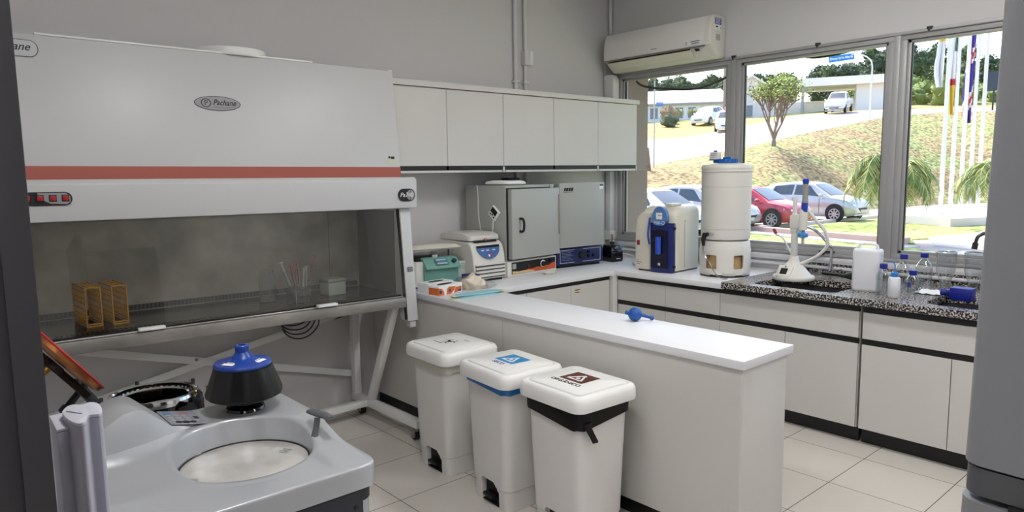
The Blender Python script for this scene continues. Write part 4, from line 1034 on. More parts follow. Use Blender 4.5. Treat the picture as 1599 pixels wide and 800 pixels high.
# folded surgical masks fanned out
MT = mat('mask_blue', (146, 196, 204), .7, bump=.2, bscale=120); ME = mat('mask_cream', (222, 220, 186), .7)
t0 = T('wrapped_pack', 'flat stack of pale blue wrapped packs at the end of the peninsula, the lowest', 'wrapped pack', (-2.63, -.985, Zc), radians(-3.0))
def pack(t, L, W):
    R = []
    for i in range(11):
        u = i / 10; hh = .004 + .006 * sin(pi * u) ** .5
        R.append([(L * u, -W / 2 * (.75 + .25 * sin(pi * u)), 0), (L * u, W / 2 * (.75 + .25 * sin(pi * u)), 0), (L * u, W * .42, hh), (L * u, W * .1, hh * .7), (L * u, -W * .1, hh), (L * u, -W * .42, hh * .6)])
    MB().loft(R).build('wrapper', MT, t, ang=30)
    q = MB(); q.prism([(-.030, -W * .5), (.035, -W * .42), (.035, W * .42), (-.022, W * .5)], .0006, .0035); q.build('end_tab', ME, t, bevel=.001)
    q = MB(); q.prism([(L - .04, -W * .40), (L + .045, -W * .5), (L + .035, W * .5), (L - .04, W * .4)], .0006, .0035); q.build('end_tab', ME, t, bevel=.001)
pack(t0, .36, .075)
t1 = T('wrapped_pack', 'pale blue wrapped pack lying on top of the stack at the peninsula end', 'wrapped pack', (-2.60, -.955, Zc + .0115), radians(-7)); pack(t1, .36, .065)
t2 = T('wrapped_pack', 'pale blue wrapped pack nearest the back worktop, turned slightly', 'wrapped pack', (-2.57, -.895, Zc), radians(-1)); pack(t2, .34, .05)

# blue pipette bulb
t = T('pipette_bulb', 'blue rubber pipette bulb lying on the peninsula', 'pipette bulb', (-2.345, -2.205, Zc), radians(-30))
MB().sphere((0, 0, .037), .037, 28, 18).build('bulb', mat('rubber_blue', (30, 84, 164), .5), t)
q = MB(); q.tube([(.03, -.004, .034), (.058, -.008, .026), (.085, -.012, .016)], [.010, .0085, .0085], 14).tube([(.083, -.012, .0165), (.097, -.014, .0145)], [.013, .013], 14); q.build('valve_stem', MATS['rubber_blue'], t)
q = MB(); q.tube([(-.034, .004, .044), (-.050, .006, .049)], [.010, .012], 12); q.build('top_valve', MATS['rubber_blue'], t)
# ================================================================== right worktop
R90 = -pi / 2      # local -y (front) looks towards world -x
# water purifier
t = T('water_purifier', 'cream water purifier with blue front column and blue oval sign', 'water purifier', (-.755, -.955, Zc), R90 + radians(4))
# left white shell: side outline in (x, z) with rounded top corner, extruded through the depth
def roundtop(x0, x1, z0, z1, rl, rr_, n=6):
    o = [(x0, z0), (x1, z0)]
    o += [(x1 - rr_ + rr_ * sin(pi / 2 * (1 - i / n)), z1 - rr_ + rr_ * cos(pi / 2 * (1 - i / n))) for i in range(n + 1)]
    o += [(x0 + rl - rl * sin(pi / 2 * i / n), z1 - rl + rl * cos(pi / 2 * i / n)) for i in range(n + 1)]
    return o
q = MB()
q.loft([[(p[0], y, p[1]) for p in roundtop(x0, x1, .012, z1, rl, r2)] for y, x0, x1, z1, rl, r2 in ((.0, .02, .330, .455, .07, .05), (.012, .0, .345, .475, .08, .06), (.08, .0, .350, .512, .08, .06), (.34, .0, .350, .515, .07, .05), (.36, .02, .33, .50, .06, .05))])
q.build('shell', CREAM, t, ang=55)
q = MB()
fr_ = [(.0, .012), (.148, .012), (.150, .10), (.144, .22), (.134, .33), (.138, .42), (.145, .470), (.06, .468), (.015, .43), (.0, .33)]
q.prism(fr_, -.035, .01, 'y'); q.build('front_cover', CREAM, t, bevel=.008)
# blue column
q = MB(); q.loft([[(.150, -.02, z), (.154, -.052, z), (.23, -.065, z), (.346, -.045, z), (.350, .0, z), (.150, .0, z)] for z in (.0, .39)])
q.build('column', mat('milli_navy', (24, 38, 104), .3), t, bevel=.006)
q = MB(); q.prism([(.172, .33), (.24, .345), (.315, .33), (.315, .04), (.172, .04)], -.0672, -.060, 'y'); q.build('recess_panel', mat('deep_navy', (8, 12, 40), .25), t)
q = MB(); q.cyl((.243, -.080, .150), .022, .135, n=18); q.build('cartridge', mat('cartridge_blue', (48, 84, 200), .35), t)
q = MB(); q.tube(smooth_path([(.150, -.055, .43), (.140, -.060, .35), (.138, -.060, .28), (.146, -.055, .22)]), .007, 8); q.build('blue_trim', mat('trim_blue', (40, 80, 190), .3), t)
q = MB()
ov = [(.243 + .066 * cos(a), (.428 + (.092 if sin(a) > 0 else .060) * sin(a) * (1 if sin(a) > 0 else 1))) for a in [2 * pi * i / 36 for i in range(36)]]
ov = [(x, max(z, .372)) for x, z in ov]
q.loft([[(x, -.068 + .0, z) for x, z in ov], [(x, -.03, z) for x, z in ov]]); sg = q.build('oval_sign', mat('sign_blue', (88, 130, 190), .4), t)
q = MB(); q.box(.214, .270, -.0695, -.0683, .420, .470); q.build('display', PAPER, sg, bevel=.0008)
q = MB(); q.box(.232, .266, -.0702, -.0696, .446, .456); q.build('display_line', mat('dim_pink', (190, 160, 160), .6), sg, smooth=False)
text('Milli-Q', 'lettering', .036, mat('pale_letter', (225, 232, 245), .5), sg, frame((.243, -.0688, .392), (1, 0, 0), (0, 0, 1)), .0004)
text('M', 'lettering', .030, PAPER, t, frame((.245, -.0685, .068), (1, 0, 0), (0, 0, 1)), .0004, bold=.001)
q = MB()
for k, w_ in enumerate((.018, .050, .032)): q.box(.014, .014 + w_, -.0358, -.0350, .082 - .014 * k, .085 - .014 * k)
q.build('small_print', INK, t, smooth=False)
q = MB(); q.box(.016, .044, -.0385, -.035, .205, .245); sw = q.build('power_switch', mat('switch_red', (130, 20, 34), .35), t, bevel=.002)
q = MB(); q.box(.3505, .359, -.03, -.01, .34, .36).box(.3505, .359, -.03, -.01, .04, .06); q.build('hinge', INK, t, bevel=.001)
q = MB(); q.box(.3505, .3515, .13, .132, .05, .40); q.cyl((.3505, .135, .40), .004, .002, 'x', n=10).cyl((.3505, .135, .04), .004, .002, 'x', n=10); q.build('side_seam', GREYP, t, smooth=False)
MB().box(.01, .34, .0, .35, .0, .012).build('foot_plate', DARK, t)
MB().prism(rrect(.18, .26, .10, .24, .02), .515, .535).build('filler_cap', CREAM, t, bevel=.003)

# round tank
TXc, TYc = -.535, -1.615
t = T('water_tank', 'tall round white water tank with blue cap standing on a round base', 'water tank', (TXc, TYc, Zc), R90)
DR = OFFW
# base shell with windows cut out
q = MB(); q.lathe([(.184, .012), (.186, .04), (.188, .20), (.184, .21), (.180, .255), (.172, .268), (.165, .268), (.165, .25), (.172, .19), (.176, .02), (.184, .012)], n=64, cap=False)
b = q.build('base', DR, t)
cs = MB()
angc = atan2(-(4.7 * 0 + 1), 0)
def winbox(a, w_, z0, z1):
    c = MB(); c.M = Matrix.Rotation(a, 4, 'Z'); c.prism(rrect(-w_ / 2, w_ / 2, z0, z1, .012), -.30, -.10, 'y'); return c
# direction to the viewer in local coordinates: world (-.85,-.53) -> local (x = -wy, y = wx)
cuts = []
for a, w_, z0, z1 in ((radians(-2), .098, .062, .166), (radians(64), .082, .064, .166), (radians(12), .10, -.05, .020), (radians(66), .08, -.05, .018)):
    c = winbox(a, w_, z0, z1).build('cutter', DR, None, smooth=False); c.location = t.location; c.rotation_euler = t.rotation_euler; cuts.append(c)
bpy.context.view_layer.update()
for c in cuts:
    md = b.modifiers.new('w', 'BOOLEAN'); md.operation = 'DIFFERENCE'; md.object = c; md.solver = 'EXACT'
dg = bpy.context.evaluated_depsgraph_get(); me = bpy.data.meshes.new_from_object(b.evaluated_get(dg)); b.modifiers.clear(); b.data = me
for c in cuts: bpy.data.objects.remove(c)
MB().lathe([(.155, .004), (.155, .24), (.150, .24), (.150, .004)], n=48, cap=False).build('inner_shell', mat('kraft_inside', (196, 164, 116), .6), t)
q = MB(); q.cyl((0, 0, .003), .18, .008, n=48); q.build('bottom_disc', DARK, t)
TK = [(.001, .270), (.160, .270), (.178, .282), (.180, .30), (.181, .42), (.1805, .66), (.1815, .67), (.182, .80), (.184, .802), (.184, .822), (.178, .832), (.12, .842), (.001, .846)]
MB().lathe(TK, n=64, cap=False).build('tank', DR, t)
q = MB(); q.lathe([(.1812, .668), (.1825, .669), (.1825, .671), (.1812, .672)], n=64, cap=False); q.build('tank_ring', LAMEDGE, t)
q = MB(); q.lathe([(.1808, .355), (.1822, .356), (.1822, .358), (.1808, .359)], n=64, cap=False); q.build('tank_ring', LAMEDGE, t)
q = MB(); q.M = Matrix.Rotation(radians(50), 4, 'Z'); q.lathe([(.184, .780), (.189, .781), (.189, .786), (.184, .787)], n=64, cap=False); q.build('lid_lip', DR, t)
q = MB(); q.lathe([(.001, .845), (.070, .845), (.074, .850), (.074, .872), (.070, .876), (.001, .876)], (.0, .0, 0), 28, cap=False)
for i in range(14):
    a = 2 * pi * i / 14; q.box(.076 * cos(a) - .004, .076 * cos(a) + .004, .076 * sin(a) - .004, .076 * sin(a) + .004, .848, .874)
cp = q.build('cap', mat('cap_mid_blue', (24, 96, 180), .4), t)
q = MB(); q.box(-.030, .030, -.01, .01, .876, .890); q.build('cap_grip', MATS['cap_mid_blue'], cp, bevel=.002)
q = MB(); q.cyl((-.065, -.04, .846), .022, .025, n=18); q.build('vent_stub', MATS['cap_mid_blue'], t)
q = MB(); q.box(-.105, -.035, -.070, -.020, .872, .928); fl_ = q.build('vent_filter', OFFW, t, bevel=.004); fl_['label'] = 'grey printed vent filter'
q = MB(); q.box(-.108, -.032, -.073, -.017, .866, .874).cyl((-.07, -.045, .928), .014, .012, n=14); q.build('filter_collar', MATS['cap_mid_blue'], fl_)
q = MB()
for k in range(3): q.box(-.095, -.045 - .01 * k, -.0712, -.070, .912 - .012 * k, .916 - .012 * k)
q.build('filter_print', GREYP, fl_, smooth=False)
# tap hose with black elbow
a = radians(-12); q = MB(); q.M = Matrix.Rotation(a, 4, 'Z')
q.prism(ell(0, .325, .055, .014, 24), -.1835, -.176, 'y'); q.build('tap_recess', LAMEDGE, t)
q = MB(); q.M = Matrix.Rotation(a, 4, 'Z'); q.tube([(.0, -.18, .318), (.0, -.225, .318)], .014, 12).tube([(.0, -.215, .322), (-.006, -.222, .28), (-.004, -.220, .235)], [.016, .016, .010], 12); q.tube([(.0, -.20, .318), (.022, -.205, .322)], .012, 10); q.build('outlet_elbow', INK, t)
q = MB(); q.M = Matrix.Rotation(a, 4, 'Z'); q.tube(smooth_path([(-.004, -.220, .24), (-.002, -.222, .19), (.02, -.21, .14), (.05, -.20, .10), (.085, -.205, .06), (.12, -.21, .03), (.18, -.215, .012), (.22, -.20, .010)], 6), .006, 8); q.build('outlet_hose', sheet_glass('clear_hose', (.75, .76, .76), .2, .2, .5), t)

# hand dispenser on stand
t = T('dispenser_arm', 'white upright dispenser with blue handle on a round cone shaped foot', 'dispenser', (-.50, -2.145, .9155), R90)
q = MB(); q.lathe([(.001, 0), (.136, 0), (.140, .006), (.140, .022), (.134, .030), (.118, .034), (.05, .115), (.036, .135), (.028, .165), (.001, .165)], n=40, cap=False); q.build('foot', DR, t, ang=40)
M = frame((-.02, -.092, .062), (1, 0, 0), (0, .068, .085))
q = MB(); q.M = M; q.prism(rrect(-.052, .052, -.045, .048, .008), -.006, .010); fc = q.build('foot_panel', OFFW, t, bevel=.003)
q = MB(); q.M = M; q.box(-.026, .024, -.026, .022, .010, .0125); q.build('display', INK, fc, bevel=.001)
q = MB(); q.M = M; q.cyl((.0, .036, .010), .006, .002, n=12); q.build('button', GREYP, fc)
q = MB(); q.box(-.022, .018, -.018, .018, .155, .40).box(-.026, .020, -.022, .022, .33, .46); q.build('column', DR, t, bevel=.006)
q = MB(); q.box(-.018, .008, -.012, .012, .40, .585); q.build('upper_rod', DR, t, bevel=.004)
q = MB(); q.prism([(-.03, .36), (.03, .36), (.05, .42), (.05, .48), (.02, .46), (-.01, .47), (-.03, .45)], -.026, .026, 'y'); q.build('cradle', DR, t, bevel=.006)
# the hand piece
q = MB(); q.loft([[(cx_ + rx * cos(a), -.01 + .022 * ry * sin(a), z) for a in [2 * pi * i / 18 for i in range(18)]] for cx_, z, rx, ry in ((.060, .355, .030, 1.1), (.060, .42, .032, 1.2), (.064, .47, .030, 1.1), (.066, .50, .020, .9))]); q.build('hand_piece', DR, t)
q = MB(); q.loft([[(.070 + rx * cos(a), -.012 + rx * .9 * sin(a), z) for a in [2 * pi * i / 18 for i in range(18)]] for z, rx in ((.455, .006), (.475, .020), (.52, .023), (.545, .022))]); q.build('blue_nose', mat('dispenser_blue', (36, 62, 170), .35), t)
q = MB(); q.loft([[(.072 + .0 * z + rx * cos(a), -.012 + rx * .9 * sin(a), z) for a in [2 * pi * i / 18 for i in range(18)]] for z, rx in ((.545, .0215), (.60, .018), (.675, .0175))]); q.build('grip', mat('warm_grey', (150, 150, 142), .4), t)
q = MB(); q.loft([[(.073 + rx * cos(a), -.012 + rx * .9 * sin(a), z) for a in [2 * pi * i / 18 for i in range(18)]] for z, rx in ((.675, .018), (.682, .022), (.705, .022), (.712, .016))]); q.build('grip_cap', MATS['dispenser_blue'], t)
q = MB(); q.lathe([(.010, .30), (.034, .305), (.036, .315), (.034, .330), (.012, .34), (.010, .37)], (.065, -.012, 0), 22); q.build('blue_filter', mat('filter_blue', (70, 140, 205), .4), t)
q = MB(); q.lathe([(.002, .255), (.010, .262), (.010, .30)], (.065, -.012, 0), 14); q.build('outlet_nozzle', OFFW, t)
q = MB(); q.tube(smooth_path([(.085, .0, .50), (.13, .01, .44), (.20, .03, .35), (.215, .04, .26), (.17, .03, .19), (.10, .02, .14), (.045, .0, .115)], 7), .0115, 10); q.build('ribbed_hose', DR, t)
# tubing from the wall to the dispenser
t = T('thin_tube', 'thin white tube slanting from the wall behind the tank down to the dispenser foot', 'tube', (-.06, -1.80, .9155))
MB().tube(smooth_path([(.04, .06, .27), (.0, -.03, .24), (-.06, -.12, .15), (-.13, -.22, .05), (-.17, -.28, .008)]), .0065, 8).build('tube', PVC, t)
q = MB(); q.tube([(.035, .07, .31), (.04, .05, .27)], .012, 8); q.build('red_connector', mat('connector_red', (150, 30, 50), .4), t)
q = MB(); q.box(-.016, .012, -.09, -.06, .155, .168); q.build('clamp', PVC, t, bevel=.002)
# small black spray gun clipped behind dispenser
t = T('window_latch', 'small black latch handle on the window frame behind the dispenser', 'latch', (-.016, -2.13, 1.072))
MB().box(-.014, .0, -.085, .030, -.006, .008).cyl((-.012, .0, -.022), .014, .03, n=14).build('lever', INK, t, bevel=.002)
# left tap
t = T('sink_tap', 'tall chrome tap with bent spout at the left sink', 'tap', (-.17, -2.26, .9155), R90 + radians(0))
q = MB(); q.tube(smooth_path([(0, 0, .0), (0, 0, .10), (0, 0, .20), (-.010, -.01, .225), (-.09, -.03, .315), (-.155, -.05, .355), (-.185, -.06, .362), (-.205, -.066, .345), (-.212, -.068, .31)], 5), .0115, 12); q.build('spout', CHROME, t)
q = MB(); q.cyl((0, 0, 0), .026, .012, n=24).cyl((0, 0, .012), .020, .055, n=20).tube([(-.213, -.068, .325), (-.214, -.068, .29)], .013, 14); q.build('collar', CHROME, t)
q = MB(); q.tube([(.0, 0, .045), (.05, -.02, .055)], .010, 12).box(.045, .085, -.028, -.01, .047, .062); q.build('lever', CHROME, t, bevel=.002)
t = T('sink_hose', 'black hose with green grip curling over the left sink edge', 'hose', (-.33, -2.46, .9155))
q = MB(); q.tube(smooth_path([(.12, .24, .022), (.04, .08, .03), (-.03, -.05, .022), (-.12, -.16, .010), (-.22, -.17, .002), (-.32, -.10, -.05), (-.34, .0, -.12)], 6), .012, 10); q.build('hose', INK, t)
q = MB(); q.tube([(.01, .03, .035), (-.015, -.05, .06)], [.016, .018], 12); q.build('grip', mat('grip_green', (30, 60, 44), .45), t)
# jerrycan
t = T('jerrycan', 'translucent white plastic jerrycan with carrying handle on the granite', 'jerrycan', (-.645, -2.705, .9155), R90 + radians(6))
TRW = bpy.data.materials.new('translucent_pe'); TRW.use_nodes = True; b_ = TRW.node_tree.nodes['Principled BSDF']; b_.inputs['Base Color'].default_value = lin((226, 228, 232)); b_.inputs['Roughness'].default_value = .4; b_.inputs['Subsurface Weight'].default_value = .4; b_.inputs['Subsurface Radius'].default_value = (.05, .05, .05)
q = MB(); q.loft([rr_ring(0, 0, hx, hy, r, z) for hx, hy, r, z in ((.074, .042, .02, 0), (.080, .048, .022, .008), (.082, .050, .022, .02), (.082, .050, .022, .25), (.081, .049, .022, .262), (.074, .042, .018, .270))]); q.build('body', TRW, t, ang=45)
q = MB(); q.tube(smooth_path([(-.055, 0, .265), (-.050, 0, .292), (-.02, 0, .300), (.02, 0, .300), (.050, 0, .292), (.055, 0, .265)], 4), .009, 10); q.build('handle', TRW, t)
# lab bottles
def bottle(x, y, r, h, cr, cap, label, tall=True, rz=0):
    t = T('lab_bottle', label, 'bottle', (x, y, .9155), rz, group=None)
    sh = h * .60
    MB().lathe([(.001, .0), (r * .94, 0), (r, .006), (r, sh), (r * .9, sh + r * .28), (cr * .86, sh + r * 1.05), (cr * .82, h - .025), (cr * .82, h - .01)], n=28, cap=False).build('glass', CLEAR, t)
    MB().lathe([(.001, h - .030), (cr, h - .030), (cr * 1.04, h - .026), (cr * 1.04, h - .003), (cr, h), (.001, h)], n=24, cap=False).build('cap', cap, t)
    return t
bottle(-.70, -2.822, .040, .190, .021, CAPB, 'glass bottle with blue cap just right of the jerrycan')
bottle(-.50, -2.865, .046, .235, .022, CAPB, 'glass bottle with blue cap behind the wash bottle')
bottle(-.34, -2.93, .050, .235, .022, CAPB, 'tallest looking glass bottle with blue cap at the back by the wall')
bottle(-.625, -2.965, .036, .155, .020, CAPB, 'short glass bottle with blue cap in front, nearest the right sink')
t = T('wash_bottle', 'white wash bottle with light blue cap and bent nozzle', 'bottle', (-.775, -2.915, .9155))
MB().lathe([(.001, 0), (.030, 0), (.034, .006), (.034, .112), (.030, .122), (.020, .126), (.001, .126)], n=28, cap=False).build('body', TRW, t)
q = MB(); q.cyl((0, 0, .1265), .0195, .024, n=22); q.build('cap', mat('cap_light_blue', (34, 120, 200), .4), t)
q = MB(); q.tube(smooth_path([(0, .0, .15), (0, 0, .19), (0, .004, .205), (0, .018, .213), (0, .034, .213)], 4), [.0035] * 17, 8); q.build('nozzle', MATS['cap_light_blue'], t)
# hurricane style glass vessels
def vessel(x, y, label):
    t = T('glass_vessel', label, 'glass vessel', (x, y, .9155))
    MB().lathe([(.001, .003), (.026, .003), (.028, .0), (.024, .012), (.028, .05), (.048, .11), (.056, .14), (.058, .245)], n=36, cap=False).build('glass', CLEAR, t)
    MB().lathe([(.056, .238), (.0595, .240), (.0605, .247), (.058, .251), (.055, .246)], n=36, cap=False).build('rim', mat('rim_glass', (190, 204, 214), .1, spec=.8), t)
vessel(-.31, -3.045, 'clear tapered glass vessel standing behind the blue bottle, the left one of two')
vessel(-.25, -3.185, 'clear tapered glass vessel partly behind the grey fridge, right one of two')
t = T('paper_towel', 'white paper towel spread on the granite behind the small bottles', 'paper towel', (-.41, -3.06, .9155))
R = [[(-.13 + .026 * i, -.09 + .019 * j, .002 + .004 * (1 + sin(1.7 * i + 2.1 * j))) for j in range(12)] for i in range(8)]
m_ = MB(); m_.loft(R + [[(p[0], p[1], p[2] - .0015) for p in r] for r in R[::-1]], cap=False, closed=False); m_.build('sheet', PAPER, t, ang=60)
t = T('blue_flask', 'dark blue square plastic bottle lying on its side behind the right sink', 'bottle', (-.60, -3.20, .9155), R90)
q = MB(); q.box(-.03, .085, -.04, .04, .001, .074); q.build('body', CAPB, t, bevel=.005)
q = MB(); q.loft([[(x, r * cos(a), .036 + r * sin(a)) for a in [2 * pi * i / 18 for i in range(18)]] for x, r in ((-.028, .032), (-.045, .024), (-.052, .018), (-.058, .018), (-.058, .021), (-.085, .021))]); q.build('neck_cap', CAPB, t)
t = T('sample_vial', 'small vial with a dark blue top standing between the glass bottles', 'vial', (-.52, -2.905, .9155)); MB().lathe([(.001, 0), (.012, 0), (.013, .003), (.013, .03), (.001, .03)], n=20, cap=False).build('glass', CLEAR, t); MB().lathe([(.001, .0305), (.016, .0305), (.017, .033), (.017, .062), (.014, .065), (.001, .065)], n=24, cap=False).build('cap', CAPB, t)
# right tap
t = T('sink_tap', 'dark chrome gooseneck tap at the right, cut by the fridge', 'tap', (-.15, -3.29, .9155), R90)
DC = mat('dark_chrome', (90, 88, 86), .2, 1.0)
q = MB(); q.tube(smooth_path([(0, 0, 0), (0, 0, .20), (-.004, 0, .28), (-.030, -.012, .345), (-.070, -.03, .365), (-.108, -.05, .345), (-.120, -.056, .30)], 6), .011, 12); q.build('spout', DC, t)
q = MB(); q.cyl((0, 0, 0), .028, .014, n=24).tube([(-.119, -.055, .305), (-.124, -.058, .265)], .017, 14); q.build('collar', DC, t)

# ================================================================== air conditioner
t = T('air_conditioner', 'white split air conditioner above the left end of the windows', 'air conditioner', (0, 0, 0))
Y0, Y1 = -1.245, -.132
pro = [(-.004, 2.945), (-.15, 2.948), (-.195, 2.930), (-.225, 2.86), (-.236, 2.76), (-.230, 2.700), (-.218, 2.700), (-.21, 2.690), (-.10, 2.607), (-.004, 2.607)]
pf = [(-.15, 2.9485), (-.195, 2.9315), (-.2265, 2.86), (-.238, 2.76), (-.233, 2.702), (-.222, 2.702), (-.15, 2.76)]
MB().prism(pro, Y0 + .045, Y1 - .002, 'y').build('body', OFFW, t, bevel=.004)
MB().prism(pf, Y0 + .045, Y1, 'y').build('front_panel', mat('ac_white', (226, 224, 219), .3), t, bevel=.003)
# right end cap, softly rounded
R = []
for yy, k in ((Y0 + .046, 1.0), (Y0 + .015, 1.0), (Y0, .965), (Y0 - .006, .90)):
    R.append([(-.11 + (p[0] + .11) * k, yy, 2.775 + (p[1] - 2.775) * k) for p in pro])
MB().loft(R).build('end_cap', OFFW, t, ang=50)
q = MB(); q.prism([(-.231, 2.686), (-.235, 2.700), (-.215, 2.7015), (-.205, 2.694)], Y0 + .05, Y1, 'y'); q.build('grey_trim', mat('trim_grey', (120, 116, 110), .4), t)
q = MB(); q.prism([(-.2135, 2.6925), (-.2015, 2.6825), (-.150, 2.6415), (-.162, 2.6515), (-.19, 2.72)], Y0 + .20, Y1 - .03, 'y'); q.build('outlet', BLKGLOSS, t)
q = MB(); q.prism([(-.214, 2.676), (-.148, 2.622), (-.144, 2.626), (-.210, 2.681)], Y0 + .19, Y1 - .02, 'y'); q.build('louvre', CREAM, t)
q = MB(); q.prism([(-.190, 2.664), (-.172, 2.648), (-.170, 2.650), (-.188, 2.667)], Y0 + .20, Y1 - .03, 'y'); q.build('inner_louvre', DARK, t)
dv = Vector((.065, 0, -.055)).normalized()
q = MB(); q.prism([(-.2085, 2.6845), (-.1885, 2.668), (-.190, 2.6665), (-.210, 2.683)], Y0 + .115, Y0 + .155, 'y'); q.build('receiver_window', INK, t)
# stickers on panel and cap
q = MB(); q.M = frame((-.2365, Y0 + .175, 2.75), (0, -1, 0), (.002, 0, .06)); q.box(-.06, .10, -.035, .0, .0012, .0018); s1 = q.build('info_sticker', PAPER, t, smooth=False)
q = MB(); q.M = frame((-.2369, Y0 + .175, 2.75), (0, -1, 0), (.002, 0, .06))
for a, c, z in ((-.05, -.03, -.012), (-.05, -.03, -.026), (.0, .09, -.010), (.01, .085, -.026)): q.box(a, c, z - .003, z + .003, .002, .0025)
q.build('printing', GREYP, s1, smooth=False)
q = MB(); q.M = frame((-.2355, -.70, 2.735), (0, -1, 0), (0, 0, 1)); q.box(-.03, .03, -.005, .005, .001, .0015); q.build('maker_mark', OVENG, t, smooth=False)
q = MB(); q.box(-.165, -.075, Y0 - .0072, Y0 - .006, 2.865, 2.915); s2 = q.build('energy_label', mat('label_blue', (40, 80, 160), .5), t, smooth=False)
q = MB()
for k in range(4): q.box(-.155, -.085 - .012 * (k % 2), Y0 - .0082, Y0 - .0073, .0 + 2.905 - .011 * k, 2.909 - .011 * k)
q.build('printing', PAPER, s2, smooth=False)
q = MB(); q.box(-.165, -.075, Y0 - .0072, Y0 - .006, 2.825, 2.862); s3 = q.build('white_label', PAPER, t, smooth=False)
q = MB(); q.box(-.155, -.125, Y0 - .0082, Y0 - .0073, 2.84, 2.852).box(-.09, -.08, Y0 - .0082, Y0 - .0073, 2.835, 2.845); q.build('printing', INK, s3, smooth=False)
q = MB(); q.box(-.15, -.09, Y0 - .0072, Y0 - .006, 2.74, 2.79); q.build('grey_label', OVENG, t, smooth=False)
# ================================================================== outside the windows
AZ = [48.6, 51.61, 54.57, 57.94, 61.19, 63.43, 66.46, 68.93, 71.69, 74.3, 77.78]
FOOT = [26, 27, 28, 29, 31, 33, 36, 39, 43, 46, 48]
CREST = [(36, 1.72), (37, 1.89), (38, 2.26), (40, 2.69), (42, 3.22), (45, 3.72), (50, 4.42), (55, 5.15), (58, 5.47), (60, 5.58), (60, 5.4)]
FAR = [(50, 3.77), (51, 3.89), (54, 4.1), (58, 4.78), (62, 5.6), (64, 6.15), (70, 6.69), (74, 7.04), (76, 7.04), (78, 7.03), (78, 6.79)]
BLD = [(66, 5.83), (68, 6.05), (70, 6.44), (72, 6.62), (72, 6.59), (72, 6.77), (80, 7.53), (84, 7.9), (86, 7.95), (86, 7.84), (86, 7.56)]
H1 = [(110, 9.36), (110, 9.41), (110, 9.53), (110, 9.78), (110, 9.91), (110, 9.9), (110, 10.16), (110, 10.59), (110, 11.11), (110, 10.77), (110, 10.29)]
H2 = [(150, 13.77), (150, 14.21), (150, 14.6), (150, 14.02), (150, 13.86), (150, 14.76), (150, 15.7), (150, 17.93), (150, 16.68), (150, 15.01), (150, 13.51)]
H3 = [(200, 17.9), (200, 18.4), (200, 18.9), (200, 18.5), (200, 18.1), (200, 19.2), (200, 20.1), (200, 23.2), (200, 21.2), (200, 18.6), (200, 16.5)]
H4 = [(260, 20)] * 11
GZ0 = -.3
AZe = [30, 40] + AZ + [84, 95]
def ext(l): return [l[0], l[0]] + l + [l[-1], l[-1]]
rows = [[(f, GZ0) for f in ext(FOOT)]] + [ext(x) for x in (CREST, FAR, BLD, H1, H2, H3, H4)]
def interp(az, vals):
    for i in range(len(AZe) - 1):
        if az <= AZe[i + 1] or i == len(AZe) - 2:
            t = (az - AZe[i]) / (AZe[i + 1] - AZe[i]); t = max(0, min(1, t)); a, b = vals[i], vals[i + 1]
            return (a[0] + (b[0] - a[0]) * t, a[1] + (b[1] - a[1]) * t)
def world(az, r, z): return (CX + r * sin(radians(az)), CY + r * cos(radians(az)), z)
def ground_z(x, y):
    dx, dy = x - CX, y - CY; r = sqrt(dx * dx + dy * dy); az = math.degrees(atan2(dx, dy))
    P = [interp(az, w_) for w_ in rows]
    if r <= P[0][0]: return GZ0
    for a, b in zip(P[:-1], P[1:]):
        if r <= b[0]:
            t = (r - a[0]) / (b[0] - a[0]); return a[1] + (b[1] - a[1]) * t
    return P[-1][1]
azs = [30 + i * 1.0 for i in range(66)]
rn = random.Random(4)
def strip(name, i0, i1, m, n, bump=0.0, convex=0.0):
    R = []
    for k in range(n + 1):
        t = k / n; ring = []
        for az in azs:
            a = interp(az, rows[i0]); b = interp(az, rows[i1]); r = a[0] + (b[0] - a[0]) * t; z = a[1] + (b[1] - a[1]) * t + convex * sin(pi * t)
            if 0 < k < n: z += bump * rn.uniform(-1, 1)
            ring.append(world(az, r, z))
        R.append(ring)
    o = MB().loft(R, cap=False, closed=False).build(name, m, None, ang=60)
    return struct(o)
def grass(name, c1, c2, c3, s=.6):
    m = bpy.data.materials.new(name); m.use_nodes = True; nt = m.node_tree; b = nt.nodes['Principled BSDF']; g = nt.nodes.new('ShaderNodeNewGeometry')
    n1 = nt.nodes.new('ShaderNodeTexNoise'); n1.inputs['Scale'].default_value = s; n1.inputs['Detail'].default_value = 6
    n2 = nt.nodes.new('ShaderNodeTexNoise'); n2.inputs['Scale'].default_value = 5; n2.inputs['Detail'].default_value = 8
    nt.links.new(g.outputs['Position'], n1.inputs['Vector']); nt.links.new(g.outputs['Position'], n2.inputs['Vector'])
    r = nt.nodes.new('ShaderNodeValToRGB'); e = r.color_ramp.elements; e[0].position = .40; e[0].color = lin(c1); e[1].position = .62; e[1].color = lin(c2); q = e.new(.5); q.color = lin(c3)
    mx = nt.nodes.new('ShaderNodeMixRGB'); mx.blend_type = 'OVERLAY'; mx.inputs['Fac'].default_value = .8
    nt.links.new(n1.outputs['Fac'], r.inputs['Fac']); nt.links.new(r.outputs['Color'], mx.inputs['Color1'])
    rr = nt.nodes.new('ShaderNodeMapRange'); rr.inputs['From Min'].default_value = .3; rr.inputs['From Max'].default_value = .7; nt.links.new(n2.outputs['Fac'], rr.inputs['Value'])
    nt.links.new(rr.outputs['Result'], mx.inputs['Color2']); nt.links.new(mx.outputs['Color'], b.inputs['Base Color']); b.inputs['Roughness'].default_value = .95
    bp = nt.nodes.new('ShaderNodeBump'); bp.inputs['Strength'].default_value = .6; bp.inputs['Distance'].default_value = .1; nt.links.new(n2.outputs['Fac'], bp.inputs['Height']); nt.links.new(bp.outputs['Normal'], b.inputs['Normal'])
    MATS[name] = m; return m
